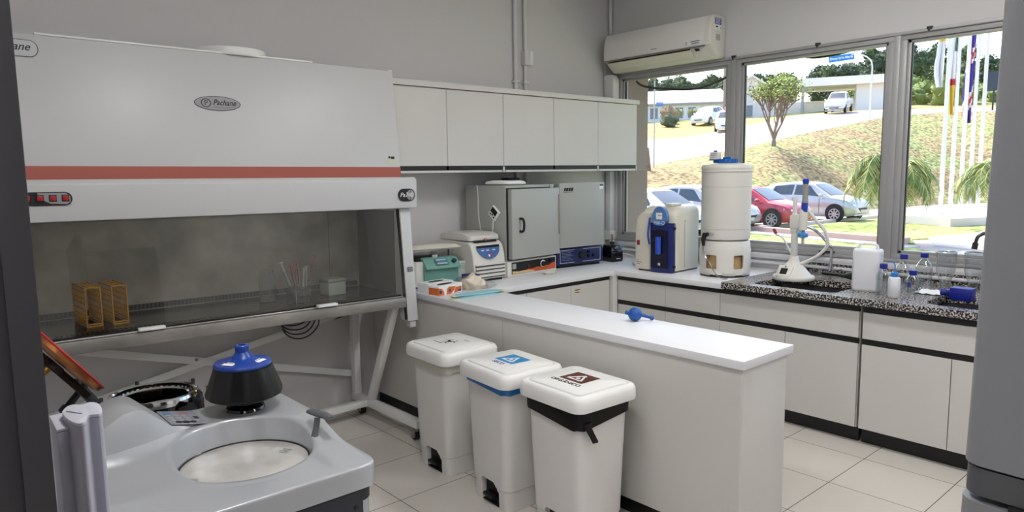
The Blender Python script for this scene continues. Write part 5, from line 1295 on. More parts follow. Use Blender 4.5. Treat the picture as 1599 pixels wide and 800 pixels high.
GB = grass('dry_bank_grass', (150, 128, 88), (146, 152, 92), (158, 142, 96), .35)
GL = grass('verge_grass', (178, 142, 90), (176, 176, 92), (186, 158, 96), .25)
GG = grass('lawn_grass', (120, 138, 62), (160, 168, 96), (140, 152, 78), .5)
GH = grass('hill_green', (70, 90, 46), (150, 140, 90), (104, 118, 62), .08)
ASP = mat('street_asphalt', (186, 172, 164), .9, noise=(1.2, (172, 158, 152), .5))
CON = mat('pale_concrete', (206, 198, 188), .85, noise=(2, (190, 182, 172), .6))
strip('embankment_lawn', 0, 1, GB, 12, .05, .35)
strip('street', 1, 2, ASP, 4)
strip('upper_lawn', 2, 3, GL, 6, .03)
strip('hill_field', 3, 4, GH, 5, .1)
strip('far_hillside', 4, 7, GH, 3)
# parking court, flat
cx0 = .15
fl0 = [world(az, interp(az, rows[0])[0] + .3, GZ0) for az in azs]
pts = [(cx0, -30), (cx0, 45)] + []
struct(MB().prism([(cx0, -12), (60, -12)] + [(p[0], p[1]) for p in fl0[::-1]] + [(cx0, 40)], GZ0 - .4, GZ0).build('parking_court', ASP, smooth=False))
# lawn wedge and kerbs in front
lw = [(16.0, 7.35), (23.9, 6.7), (25.2, 6.1), (25.6, 1.5), (18.8, 1.2), (15.8, 2.7), (14.6, 2.2)]
struct(MB().prism(lw, GZ0 - .02, GZ0 + .03).build('front_lawn', GG, smooth=False))
lw2 = [(13.9, 3.0), (15.6, 7.4), (12.8, 7.6), (8, 7.9), (8, -4), (12.5, 1.2), (13.2, 1.6)]
struct(MB().prism([(.16, 9), (15.2, 7.9), (14.2, 3.0), (12.0, -.5), (11, -6), (.16, -6)], GZ0 - .02, GZ0 + .025).build('near_lawn', GG, smooth=False))
KB = mat('kerb_pink', (196, 168, 156), .85)
def kerb(pts, w_, h, m, nm):
    o = MB()
    for a, b in zip(pts[:-1], pts[1:]): o.bar((a[0], a[1], GZ0 + h / 2), (b[0], b[1], GZ0 + h / 2), w_, h)
    return struct(o.build(nm, m, smooth=False))
kerb([(15.6, 7.75), (24.3, 6.95)], .16, .12, CON, 'kerb_parking')
kerb([(15.9, 7.5), (14.6, 2.4)], .30, .16, KB, 'kerb_brick')
kerb([(15.15, 7.7), (13.6, 1.9)], .55, .05, CON, 'path_strip')
struct(MB().prism([(14.4, 1.7), (16.6, 2.55), (19.0, 2.0), (24, 2.6), (24, -4), (12, -5)], GZ0 - .01, GZ0 + .04).build('sidewalk', CON, smooth=False))
# forest on the hill
LEAF = [mat('leaf_a', (82, 98, 66), .8), mat('leaf_b', (106, 120, 80), .8), mat('leaf_c', (70, 86, 62), .8), mat('leaf_yellow', (150, 158, 60), .7)]
def crown(m, c, rx, rz, rnd, n, s, mi=0):
    m.m = mi
    for _ in range(n):
        u = rnd.uniform(0, 2 * pi); v = math.acos(rnd.uniform(-.6, 1)); rr = rnd.uniform(.62, 1.0)
        p = Vector((c[0] + rx * rr * sin(v) * cos(u), c[1] + rx * rr * sin(v) * sin(u), c[2] + rz * rr * cos(v)))
        a = Vector((rnd.uniform(-1, 1), rnd.uniform(-1, 1), rnd.uniform(-1, 1))).normalized(); b = a.orthogonal().normalized(); k = s * rnd.uniform(.6, 1.3)
        m.quad(p + a * k, p + b * k * .7, p - a * k, p - b * k * .7)
def lump(m, c, rx, rz, rnd):
    n, k = 20, 12; ph = [rnd.uniform(0, 6) for _ in range(4)]; R = []
    for j in range(k + 1):
        v = pi * j / k; R.append([])
        for i in range(n):
            u = 2 * pi * i / n; f = 1 + .16 * sin(3 * u + ph[0] + 2 * v) + .14 * sin(5 * v + ph[1] + u) + .1 * sin(7 * u + ph[2] * v)
            R[-1].append((c[0] + rx * .86 * f * sin(v) * cos(u) + 1e-4 * cos(u), c[1] + rx * .86 * f * sin(v) * sin(u) + 1e-4 * sin(u), c[2] - rz * .86 * f * cos(v)))
    m.loft(R)
protos = []
def make_forest_tree(k, rnd, Hh, rx):
    name = 'forest_tree'
    t = T(name, 'dark green tree on the wooded hill beyond the buildings', 'tree', (0, 0, 0), group='trees on the wooded hill')
    m = MB(); cc = []
    for j in range(8):
        c = (rx * rnd.uniform(-.55, .55), rx * rnd.uniform(-.55, .55), Hh * rnd.uniform(.3, .8)); r_ = rx * rnd.uniform(.38, .6); cc.append((c, r_)); m.m = j % 2; lump(m, c, r_ * .8, r_ * .75, rnd)
    for c, r_ in cc: crown(m, c, r_ * 1.15, r_ * 1.05, rnd, 230, rx * .075, rnd.choice([0, 1]))
    m.build('foliage', [LEAF[k % 3], LEAF[(k + 1) % 3]], t, ang=180, keep=True)
    MB().tube([(0, 0, -3), (0, 0, Hh * .5)], [rx * .08, rx * .05], 8).build('trunk', mat('bark', (84, 70, 58), .9), t)
    return t
rnd = random.Random(11)
P = [make_forest_tree(k, rnd, h, rx) for k, (h, rx) in enumerate(((8.5, 3.1), (9.5, 3.2), (8, 3.0), (10, 3.1)))]
first = [True] * 4; cnt = 0
spots = []; tries = 0
while tries < 9000:
    tries += 1; az = rnd.uniform(49.2, 78.2); rr = sqrt(rnd.uniform(117 ** 2, 200 ** 2))
    if rr < 122 and az < 64: continue
    if rr < 138 and az > 69 and rnd.random() < .93: continue
    x, y, _ = world(az, rr, 0)
    if all((x - a_) ** 2 + (y - b_) ** 2 > 7.3 ** 2 for a_, b_, _, _ in spots): spots.append((x, y, az, rr))
spots = [(az, rr) for _, _, az, rr in spots]
for i, (az, rr) in enumerate(spots):
    x, y, _ = world(az, rr, 0); z = ground_z(x, y) - 1.6; k = i % 4; s_ = rnd.uniform(.88, 1.02)
    if first[k]: o = P[k]; o.location = (x, y, z); o.rotation_euler = (0, 0, rnd.uniform(0, 6)); first[k] = False
    else: o = dup(P[k], (x, y, z), rnd.uniform(0, 6))
    o.scale = (s_, s_, s_)
# shrubs along the foot of the hill at the right
def shrub_proto():
    t = T('hill_shrub', 'light green shrub on the slope behind the street, right part of the view', 'shrub', (0, 0, 0), group='shrubs on the slope behind the street')
    m = MB(); r2 = random.Random(5)
    for j in range(4): c = (r2.uniform(-.8, .8), r2.uniform(-.8, .8), r2.uniform(.5, 1.1)); lump(m, c, 1.1, .9, r2); crown(m, c, 1.35, 1.15, r2, 70, .16, j % 2)
    m.build('foliage', [mat('shrub_a', (112, 126, 60), .8), mat('shrub_b', (146, 148, 84), .8)], t, ang=180, keep=True); return t
sp = shrub_proto(); ff = True; taken = []
for i in range(160):
    az = 66.5 + 11 * rnd.random(); rr = rnd.uniform(88, 108); x, y, _ = world(az, rr, 0); s_ = rnd.uniform(.8, 1.5)
    if any((x - a_) ** 2 + (y - b_) ** 2 < (1.75 * (s_ + c_)) ** 2 for a_, b_, c_ in taken): continue
    taken.append((x, y, s_))
    if ff: o = sp; o.location = (x, y, ground_z(x, y) - .2); ff = False
    else: o = dup(sp, (x, y, ground_z(x, y) - .2), rnd.uniform(0, 6))
    o.scale = (s_, s_, s_ * rnd.uniform(.8, 1.4))

# ---- long white workshop building
BW = mat('white_render', (250, 242, 238), .85); RFM = mat('pale_roof', (242, 230, 226), .7)
WIN = mat('grey_window', (132, 134, 140), .35); 
A, B = Vector((54.43, 42.51, 0)), Vector((59.22, 35.70, 0)); dirb = (B - A).normalized(); nb = Vector((dirb.y, -dirb.x, 0)); nb = nb if nb.dot(Vector((1, .7, 0))) > 0 else -nb
ang = atan2(dirb.y, dirb.x); L0, L1 = -8.0, 16.2
t = T('workshop_building', 'long white building with a pale roof and a row of grey windows across the street', 'building', (A.x, A.y, 5.9), ang)
sgn = 1 if (Matrix.Rotation(-ang, 3, 'Z') @ nb).y > 0 else -1          # local +y = away from viewer
D_ = 20 * sgn
MB().box(L0, 8.6, 0, D_, 0, 2.60).build('wall', BW, t, smooth=False)
# roof slopes back
q = MB(); q.loft([[(x, -.35 * sgn, 2.60), (x, -.35 * sgn, 2.78), (x, 19 * sgn, 6.1), (x, 19 * sgn, 5.8)] for x in (L0 - .3, 8.8)]); q.build('roof', RFM, t, smooth=False)
q = MB(); q.box(L0, 8.8, -.40 * sgn, -.36 * sgn, 2.56, 2.70); q.build('gutter', mat('gutter_grey', (170, 160, 156), .6), t, smooth=False)
for i, xw in enumerate((-6.6, -4.9, -3.2)): 
    f = MB().box(xw, xw + .95, -.03 * sgn, .05 * sgn, 1.75, 2.1).build('window', WIN, t, smooth=False)
for i in range(6):
    xw = 1.0 + 1.28 * i - .2
    f = MB().box(xw, xw + .78, -.03 * sgn, .05 * sgn, 1.20, 2.30).build('window', WIN, t, smooth=False)
    MB().box(xw + .37, xw + .41, -.05 * sgn, -.031 * sgn, 1.2, 2.3).build('mullion', BW, f, smooth=False)
    q = MB(); q.box(xw - .05, xw + .83, -.06 * sgn, -.031 * sgn, 1.12, 1.2); q.build('sill', BW, f, smooth=False)
# gable block to its right
t = T('gable_block', 'white gabled building end behind the bare tree', 'building', (A.x, A.y, 5.9), ang)
q = MB(); q.prism([(9.0, 0), (13.4, 0), (13.4, 3.6), (11.0, 5.2), (9.0, 4.3)], 1.5 * sgn, 8 * sgn, 'y'); q.build('wall', mat('warm_render', (240, 226, 220), .85), t, smooth=False)
q = MB(); q.loft([[(8.95, y, 4.3), (11.0, y, 5.22), (13.7, y, 3.45), (13.7, y, 3.65), (11.0, y, 5.45), (8.95, y, 4.5)] for y in (1.2 * sgn, 8.3 * sgn)]); q.build('roof', RFM, t, smooth=False)
for xw in (9.4, 10.5): MB().box(xw, xw + .6, 1.44 * sgn, 1.52 * sgn, 1.25, 2.4).build('window', WIN, t, smooth=False)
# fence beside it
t = T('metal_fence', 'grey metal fence at the left end of the white building', 'fence', (A.x, A.y, 5.85), ang)
q = MB()
for i in range(30): q.box(-6.8 + .25 * i, -6.76 + .25 * i, -2.0 * sgn, -2.04 * sgn, 0, 1.35)
q.box(-6.8, .5, -2.0 * sgn, -2.04 * sgn, 1.3, 1.36).box(-6.8, .5, -2.0 * sgn, -2.04 * sgn, .1, .15); q.build('rails', mat('fence_grey', (170, 156, 152), .6), t, smooth=False)
# ---- gate house with canopy
t = T('gate_house', 'white gatehouse with a long flat canopy at the top of the street', 'building', (64.65, 30.0, 7.3), atan2(-2.8, 1.35))
q = MB(); q.box(-.6, 8.2, -.8, 5.0, 2.55, 3.35); q.build('canopy', BW, t, smooth=False)
q = MB(); q.box(4.6, 7.0, .0, 3.2, -.5, 2.55); q.build('guard_room', mat('white_room', (240, 236, 233), .85), t, smooth=False)
for x, y in ((-.4, -.5), (-.4, 4.6), (7.9, 4.6)):
    MB().box(x, x + .22, y, y + .22, -.5, 2.55).build('post', mat('post_grey', (170, 168, 166), .6), t, smooth=False)
q = MB(); q.box(7.0, 8.2, 1.2, 1.24, .2, .9); q.build('railing', BW, t, smooth=False)
t = T('low_wall', 'low white wall with a dark opening under the gatehouse canopy', 'wall', (64.4, 32.5, 7.0), atan2(-2.8, 1.35))
q = MB(); q.box(-5, 7, 4.2, 4.6, -.3, 1.9); q.build('wall', BW, t, smooth=False)
q = MB(); q.box(.3, 5.8, 4.12, 4.199, .0, .55).box(-4.2, -3.2, 4.12, 4.199, .0, 1.1); q.build('opening', DARK, t, smooth=False)

# ---- cars
def car(name, label, loc, rz, paint, Hc=1.5, L=3.8, pickup=False, slope=0.0, pitch=0.0, bumper=None, detail=True):
    t = T(name, label, 'car' if not pickup else 'pickup truck', loc, rz); t.rotation_euler = (0, pitch, rz)
    hz = Hc / 1.5; k = L / 3.8
    if not pickup:
        St = [(-1.90, .38, .80, .84, .70, .60), (-1.87, .27, .92, 1.04, .79, .60), (-1.74, .22, .97, 1.30, .825, .60), (-1.35, .2, .98, 1.44, .83, .585), (-.6, .19, .965, 1.50, .835, .60), (.05, .19, .95, 1.485, .835, .595), (.30, .19, .94, 1.42, .835, .60), (.70, .19, .93, 1.185, .835, .66), (1.02, .19, .915, .985, .83, .73), (1.35, .20, .87, .925, .82, .71), (1.65, .22, .80, .845, .79, .66), (1.82, .25, .66, .73, .74, .60), (1.90, .34, .52, .58, .66, .52)]
    else:
        St = [(-1.90, .45, .86, .88, .78, .72), (-1.86, .35, .95, .98, .81, .74), (-.55, .3, .97, 1.0, .83, .75), (-.52, .3, .97, 1.36, .83, .62), (-.35, .3, .97, 1.50, .835, .60), (.05, .3, .96, 1.52, .835, .60), (.30, .3, .95, 1.45, .835, .60), (.62, .3, .95, 1.22, .835, .66), (.90, .3, .94, 1.02, .83, .73), (1.35, .3, .92, .97, .82, .71), (1.72, .33, .86, .90, .79, .68), (1.86, .36, .70, .80, .75, .62), (1.90, .42, .55, .60, .68, .55)]
    def ring(s_):
        x, zl, zb, zt, hb, ht = s_; z = lambda v: v * hz
        h_ = [(0, zl), (hb * .86, zl), (hb * .98, zl + .12), (hb, (zl + zb) / 2 + .05), (hb * .985, zb - .05), (hb * .95, zb), (ht + .02, zt - .05), (ht * .9, zt - .008), (ht * .5, zt + .008), (0, zt + .012)]
        return [(x * k, y, z(w_)) for y, w_ in h_] + [(x * k, -y, z(w_)) for y, w_ in h_[-2:0:-1]]
    MB().loft([ring(s_) for s_ in St]).build('body', paint, t, ang=38)
    def at(x):
        for a, b in zip(St[:-1], St[1:]):
            if x <= b[0]:
                u = (x - a[0]) / (b[0] - a[0]); return [a[i] + (b[i] - a[i]) * u for i in range(6)]
        return St[-1]
    G = mat('car_glass', (52, 62, 74), .12, spec=.8)
    def side(x0, x1, sgn_, xt0=None, xt1=None):
        xt0 = x0 if xt0 is None else xt0; xt1 = x1 if xt1 is None else xt1; R = []; n = 6
        for j in range(4):
            v = .10 + .78 * j / 3; row = []
            for i in range(n + 1):
                xb = x0 + (x1 - x0) * i / n; xt = xt0 + (xt1 - xt0) * i / n; x = xb + (xt - xb) * v; _, zl, zb, zt, hb, ht = at(x)
                y = hb * .95 + (ht + .02 - hb * .95) * v + .008; z = (zb + (zt - .05 - zb) * v) * hz
                row.append((x * k, sgn_ * y, z))
            R.append(row)
        MB().loft(R, cap=False, closed=False).build('side_window', G, t, ang=60)
    def glass(x0, x1, nm, f=.9):
        R = []
        for i in range(7):
            x = x0 + (x1 - x0) * i / 6; _, zl, zb, zt, hb, ht = at(x)
            R.append([(x * k + .004, ht * f * j / 4, (zt + .014 - .014 * (abs(j) / 4) ** 2) * hz + .006) for j in range(-4, 5)])
        return MB().loft(R, cap=False, closed=False).build(nm, G, t, ang=60)
    wsd = glass(.32, .99, 'windscreen')
    if not pickup:
        for s_ in (-1, 1): side(-.42, .66, s_, -.38, .12); side(-1.45, -.50, s_, -1.25, -.46)
        R = [[(x * k - .012, y_ * .5, z_ * hz) for y_ in (-1, -.5, 0, .5, 1)] for x, z_ in ((-1.875, .99), (-1.80, 1.17), (-1.72, 1.29))]
        MB().loft(R, cap=False, closed=False).build('rear_window', G, t, ang=60)
    else:
        for s_ in (-1, 1): side(-.30, .66, s_, -.25, .20)
        q = MB(); q.box(-1.82 * k, -.6 * k, -.66, .66, 1.01 * hz, 1.03 * hz); q.build('load_bed', DARK, t, smooth=False)
    wr = .305; TY = mat('tyre', (28, 28, 30), .8); RIM = mat('alloy_rim', (190, 190, 194), .35, .6)
    for xw in (-1.18, 1.22):
        for s_ in (-1, 1):
            q = MB(); q.cyl((xw * k, s_ * .838 if s_ < 0 else .838, wr + .03), wr + .055, .004, 'y', n=30); q.build('wheel_arch', INK, t, smooth=False)
            q = MB(); y0 = s_ * .66; q.cyl((xw * k, min(y0, s_ * .85), wr), wr, .19, 'y', n=32); w_ = q.build('wheel', TY, t, bevel=.02)
            q = MB(); yo = s_ * .852
            q.cyl((xw * k, yo - .002, wr), .055, .006, 'y', n=16)
            for a in range(8):
                aa = 2 * pi * a / 8; q.bar((xw * k + .04 * cos(aa), yo, wr + .04 * sin(aa)), (xw * k + .19 * cos(aa), yo, wr + .19 * sin(aa)), .010, .045, up=(-sin(aa), 0, cos(aa)))
            n = 28; q.loft([[(xw * k + r_ * cos(2 * pi * i / n), yy, wr + r_ * sin(2 * pi * i / n)) for i in range(n)] for r_, yy in ((.185, yo - .003), (.21, yo - .003), (.21, yo + .003), (.185, yo + .003), (.185, yo - .003))], cap=False)
            q.build('rim', RIM, w_, smooth=False)
    for s_ in (-1, 1):
        q = MB(); q.loft([[(1.62 * k, s_ * .70, .80 * hz), (1.62 * k, s_ * .79, .74 * hz), (1.62 * k, s_ * .79, .66 * hz), (1.62 * k, s_ * .66, .66 * hz)], [(1.86 * k, s_ * .52, .68 * hz), (1.82 * k, s_ * .70, .66 * hz), (1.84 * k, s_ * .70, .60 * hz), (1.885 * k, s_ * .50, .58 * hz)]]); q.build('headlight', mat('headlamp', (226, 228, 232), .15, spec=.8), t, ang=40)
        q = MB(); q.sphere((.72 * k, s_ * .93, 1.0 * hz), .085, 14, 8, .7); q.bar((.72 * k, s_ * .80, .97 * hz), (.72 * k, s_ * .9, .98 * hz), .04, .03); q.build('wing_mirror', paint if not bumper else bumper, t)
        q = MB(); q.box(-.05, .11, s_ * .838, s_ * .848, .80 * hz, .825 * hz); q.build('door_handle', paint, t)
        q = MB(); q.box(-1.86 * k, -1.80 * k, s_ * .60, s_ * .76, .75 * hz, .98 * hz); q.build('tail_light', mat('tail_red', (150, 24, 30), .3), t, bevel=.01)
        q = MB()
        for xs in (-.46, .62): q.box(xs * k, xs * k + .008, s_ * .836, s_ * .8425, .30, .90 * hz)
        q.build('door_gap', INK, t, smooth=False)
    q = MB(); q.loft([[(1.865 * k, y, z) for y, z in ((-.34, .44), (.34, .44), (.44, .54), (-.44, .54))], [(1.905 * k, y, z) for y, z in ((-.30, .44), (.30, .44), (.40, .53), (-.40, .53))]]); q.build('grille', INK, t)
    q = MB(); q.box(1.87 * k, 1.915 * k, -.70, .70, .24, .30); q.build('bumper_lip', bumper or paint, t, bevel=.02)
    q = MB(); q.box(1.905 * k, 1.925 * k, -.20, .20, .36, .46); q.build('number_plate', mat('plate_grey', (186, 188, 190), .5), t)
    return t
WH = mat('car_white', (232, 230, 230), .2, coat=.5); SL = mat('car_silver', (186, 184, 184), .25, .35, coat=.5); RD = mat('car_red', (176, 34, 54), .22, coat=.6); BK = mat('car_black', (24, 26, 30), .2, coat=.5)
car('parked_car', 'silver hatchback parked side-on, in front of the grass bank', (22.0, 8.45, GZ0), radians(-91), SL)
car('parked_car', 'red hatchback parked just behind the water tank', (17.95, 8.75, GZ0), radians(-91), RD, Hc=1.42)
car('parked_car', 'pale car with black bumper between the red and the white cars', (15.6, 9.35, GZ0), radians(-91), SL, bumper=BK, Hc=1.5)
car('parked_car', 'white car at the left, seen above the water purifier', (13.0, 9.35, GZ0), radians(-93), WH, Hc=1.45)
car('parked_car', 'black car half hidden behind the palm', (38.6, 12.6, GZ0), radians(-62), BK)
def gcar(name, label, x, y, rz, paint, **k):
    c = car(name, label, (x, y, 0), rz, paint, **k); d = Vector((cos(rz), sin(rz)))
    z0 = ground_z(x - d.x, y - d.y); z1 = ground_z(x + d.x, y + d.y); c.rotation_euler = (0, -math.atan2(z1 - z0, 2), rz); c.location.z = (z0 + z1) / 2 + .02; return c
gcar('driving_car', 'white car coming down the street behind the first window post', 43.3, 25.6, radians(-150), WH)
gcar('parked_car', 'white car parked on the verge in front of the long white building', 49.53, 31.35, radians(-172), WH)
gcar('pickup_truck', 'white pickup truck by the gatehouse at the top of the street', 57.2, 23.3, radians(-165), WH, pickup=True, L=4.9, Hc=1.75)

# ---- vegetation with character
def branch_tree(x, y):
    t = T('small_tree', 'small bare branching tree with yellow-green leaves on the grass bank', 'tree', (x, y, ground_z(x, y) - .05)); r2 = random.Random(21)
    m = MB(); tips = []
    def grow(p, d, r, L, lev):
        q_ = p + d * L; m.tube([tuple(p), tuple((p + q_) / 2 + Vector((r2.uniform(-1, 1), r2.uniform(-1, 1), 0)) * L * .05), tuple(q_)], [r, r * .85, r * .7], 6)
        if lev == 0: tips.append(q_); return
        if lev <= 3: tips.append(q_)
        for i in range(3 if lev > 2 else 3):
            a = r2.uniform(0, 2 * pi); sp_ = r2.uniform(.25, .62); o = d.orthogonal().normalized(); o = Matrix.Rotation(a, 3, d) @ o
            nd = (d + o * sp_ + Vector((0, 0, .10))).normalized(); grow(q_, nd, r * .66, L * r2.uniform(.68, .9), lev - 1)
    base = Vector((0, 0, 0))
    m.tube([(0, 0, -.1), (.02, 0, .5)], [.14, .11], 10)
    for i in range(5):
        a = 2 * pi * i / 5 + .3; grow(Vector((.02, 0, .5)), Vector((.42 * cos(a), .42 * sin(a), 1)).normalized(), .07, .95, 4)
    m.build('branches', mat('pale_bark', (134, 116, 102), .85), t, ang=60)
    lf = MB()
    for p in tips:
        if p.z < 1.3: continue
        dens = (6 if p.y < .4 else 3) if p.z > 2.7 else (2 if r2.random() < .35 else 0)
        for _ in range(dens):
            c = p + Vector((r2.gauss(0, .16), r2.gauss(0, .16), r2.gauss(.04, .12))); a = Vector((r2.uniform(-1, 1), r2.uniform(-1, 1), r2.uniform(-1, 1))).normalized(); b = a.orthogonal().normalized(); lf.m = 0 if r2.random() < .6 else 1
            lf.quad(c + a * .075, c + b * .05, c - a * .075, c - b * .05)
    lf.build('leaves', [mat('leaf_lime', (158, 170, 62), .7), mat('leaf_green', (96, 120, 50), .7)], t, smooth=False, keep=True)
branch_tree(30.8, 14.97)
def palm(x, y, label, h, R_, seed, name='palm', n=56):
    t = T(name, label, 'palm', (x, y, ground_z(x, y))); r2 = random.Random(seed)
    MB().tube([(0, 0, -.05), (.03, 0, h * .5), (0, 0, h)], [.13 * R_ / 1.2, .10 * R_ / 1.2, .09 * R_ / 1.2], 10).build('trunk', mat('palm_bark', (120, 96, 70), .9), t)
    m = MB()
    for i in range(n):
        a = 2 * pi * i / n + r2.uniform(-.2, .2); e0 = r2.uniform(.15, 1.35); L = R_ * r2.uniform(.9, 1.2); pts = []
        p = Vector((0, 0, h)); el = e0
        for j in range(9):
            pts.append(p.copy()); st_ = L / 8; p = p + Vector((cos(a) * cos(el), sin(a) * cos(el), sin(el))) * st_; el -= (.23 + .10 * (e0))
        m.m = 1; m.tube([tuple(v) for v in pts], [.014 * R_] * 3 + [.009 * R_] * 6, 5)
        for j in range(1, 9):
            for u in (0, .33, .66):
                if j == 8 and u: continue
                c = pts[j].lerp(pts[min(j + 1, 8)], u) if j < 8 else pts[8]; tg = (pts[min(j + 1, 8)] - pts[j - 1]).normalized(); sd = tg.cross(Vector((0, 0, 1))).normalized(); ll = L * .30 * (1 - abs(j - 4) / 7)
                for s_ in (-1, 1):
                    tip = c + (sd * s_ * .75 + tg * .55 + Vector((0, 0, -.55 + r2.uniform(-.15, .15)))).normalized() * ll; w_ = tg * .018 * R_
                    m.m = 0 if r2.random() < .7 else 1; m.quad(c - w_, c + w_, tip + w_ * .2, tip - w_ * .2)
    m.build('fronds', [mat('frond_green', (104, 126, 56), .6), mat('frond_yellow', (176, 170, 96), .6)], t, smooth=False, keep=True)
palm(14.5, 2.85, 'large drooping palm behind the second window post', 1.85, 1.35, 3)
palm(20.3, 1.90, 'drooping palm cut by the grey fridge at the right', 1.7, 1.4, 8)
for i, (px_, py_, R_) in enumerate(((51.74, 36.09, 0.8), (52.91, 35.29, 0.8), (53.78, 33.99, 0.7), (53.0, 32.44, 0.7))):
    palm(px_, py_, ('small spiky palm beside the round bush', 'small palm left of the white parked car', 'small palm right of the white parked car', 'small palm by the utility pole')[i], .55 * R_ + .4, R_, 30 + i, n=16)
t = T('round_bush', 'dark green round clipped bush at the left before the white building', 'bush', (46.03, 32.9, ground_z(46.03, 32.9))); m = MB(); r2 = random.Random(2); lump(m, (0, 0, .5), .75, .6, r2); crown(m, (0, 0, .5), .85, .65, r2, 700, .06, 0); m.build('foliage', LEAF[2], t, ang=180, keep=True)
t = T('flowering_shrub', 'reddish shrub just behind the round bush', 'shrub', (48.79, 35.05, ground_z(48.79, 35.05))); m = MB(); lump(m, (0, 0, .8), .8, .8, r2); crown(m, (0, 0, .8), .95, .9, r2, 700, .06, 0); m.build('foliage', mat('reddish_leaf', (140, 116, 90), .8), t, ang=180, keep=True)

# ---- poles, signs, flags
PW = mat('pole_white', (236, 232, 228), .5); PG = mat('pole_grey', (176, 172, 168), .5)
def post(x, y): return ground_z(x, y)
x, y = 23.4, 17.3
t = T('street_sign_pole', 'slim grey pole with two small blue street name plates at the left', 'sign pole', (x, y, post(x, y)))
MB().tube([(0, 0, -.2), (0, 0, 4.4)], .035, 10).build('pole', PG, t)
fx = Vector((.6, -.8, 0))
q = MB(); q.M = frame((.03, -.05, 3.22), fx, (0, 0, 1)); q.box(.02, .36, -.06, .05, -.01, .01).box(.02, .36, .07, .13, -.01, .01); q.build('name_plate', mat('plate_blue', (70, 120, 190), .5), t, smooth=False)
t = T('wooden_post', 'leaning weathered wooden post beside the sign pole', 'post', (22.5, 16.85, post(22.5, 16.85)))
MB().tube([(0, 0, -.1), (-.10, .12, 1.35)], .10, 10).build('post', mat('weathered_wood', (132, 104, 88), .9), t)
x, y = 54.1, 32.6
t = T('utility_pole', 'tall utility pole close to the first window post', 'utility pole', (x, y, post(x, y)))
MB().tube([(0, 0, -.2), (0, 0, 10)], [.16, .11], 10).build('pole', mat('pole_brown', (150, 134, 126), .8), t)
q = MB(); q.box(-.5, .5, -.05, .05, 8.6, 8.75).cyl((.25, 0, 7.4), .14, .45, n=12); q.build('crossarm', DARK, t)
t = T('traffic_sign', 'round red and white no-entry style sign by the utility pole', 'sign', (45.4, 26.9, post(45.4, 26.9)))
MB().tube([(0, 0, 0), (0, 0, 1.55)], .03, 8).build('pole', PG, t)
M = frame((0, -.05, 1.6), (.55, -.83, 0), (0, 0, 1))
q = MB(); q.M = M; q.prism(ell(0, 0, .32, .32, 28), 0, .01); q.build('sign_face', mat('sign_red', (200, 60, 70), .5), t, smooth=False)
q = MB(); q.M = M; q.prism(ell(0, 0, .24, .24, 24), .0101, .014); sf = q.build('sign_centre', PAPER, t, smooth=False)
q = MB(); q.M = M @ Matrix.Rotation(.7, 4, 'Z'); q.box(-.24, .24, -.035, .035, .0141, .018); q.build('sign_bar', MATS['sign_red'], sf, smooth=False)
x, y = 43.9, 15.3
t = T('street_lamp', 'tall white pole with curved arm carrying a long blue street name sign', 'sign pole', (x, y, post(x, y)))
q = MB(); arm = smooth_path([(0, 0, -.2), (0, 0, 2.0), (0, 0, 3.6), (-.10, .25, 4.1), (-.28, .65, 4.33), (-.5, 1.15, 4.4)], 5); q.tube(arm, [.055] * 8 + [.045] * (len(arm) - 8), 12); q.build('pole', PW, t)
M = frame((-.70, 1.72, 4.22), Vector((.35, -.94, -.0)), Vector((.0, .0, 1)))
M = M @ Matrix.Rotation(radians(4), 4, 'Z')
q = MB(); q.M = M; q.box(-.78, .78, -.21, .21, -.02, .02); pl = q.build('name_board', mat('board_blue', (36, 132, 200), .5), t, smooth=False)
text('Dona Inês Maria', 'lettering', .21, PAPER, pl, M @ Matrix.Translation((0, 0, .025)), .004, bold=.006)
# flag poles on a plinth
pz = GZ0
pl_ = [(22.0, 6.25), (20.55, 3.15), (24.6, 2.1), (29.6, 4.3), (27.5, 5.6)]
pl_ = [(22.25, 5.55), (20.9, 3.30), (24.6, 1.9), (29.2, 4.4)]
t = T('flag_plinth', 'low pale concrete plinth under the flag poles', 'plinth', (0, 0, 0))
MB().prism(pl_, GZ0 + .031, GZ0 + .30).build('plinth', mat('plinth_pink', (226, 212, 208), .85), t, smooth=False)
fp = [(23.2, 4.34), (24.1, 4.30), (25.0, 4.25), (25.7, 4.15), (26.4, 4.05)]
fl_names = ('leftmost', 'second from the left', 'middle', 'second from the right', 'rightmost')
for i, (x, y) in enumerate(fp):
    t = T('flag_pole', 'white flag pole, the %s of five' % fl_names[i], 'flag pole', (x, y, GZ0 + .30))
    MB().tube([(0, 0, 0), (0, 0, 8.4)], [.075, .055], 12).build('pole', PW, t)
    MB().cyl((0, 0, 0), .13, .05, n=16).build('base_flange', PW, t)
    q = MB(); q.tube([(.10, -.02, .9), (.09, -.02, 8.2)], .008, 5); q.build('halyard', PG, t)
def flag(x, y, zt, h, w_, label, cols, stripes):
    t = T('flag', label, 'flag', (x, y, zt)); d = Vector((-.416, .909, 0)); R = []; n = 44
    m = MB()
    for k in range(n):
        z0, z1 = -h * k / n, -h * (k + 1) / n
        def row(z, kk):
            tt = -z / h; ww = w_ * (.35 + .65 * min(1, tt * 1.6)) * (1 - .25 * max(0, tt - .8) * 5)
            return [tuple(d * (ww * j / 12) + Vector((.07 * sin(j * .95 + tt * 3), .04 * sin(j * 1.15 + tt * 2), z))) for j in range(13)]
        a, b = row(z0, k), row(z1, k + 1)
        for j in range(12):
            m.m = stripes(k / n, j / 12) ; m.quad(a[j], a[j + 1], b[j + 1], b[j])
    m.build('cloth', cols, t, ang=60, keep=True)
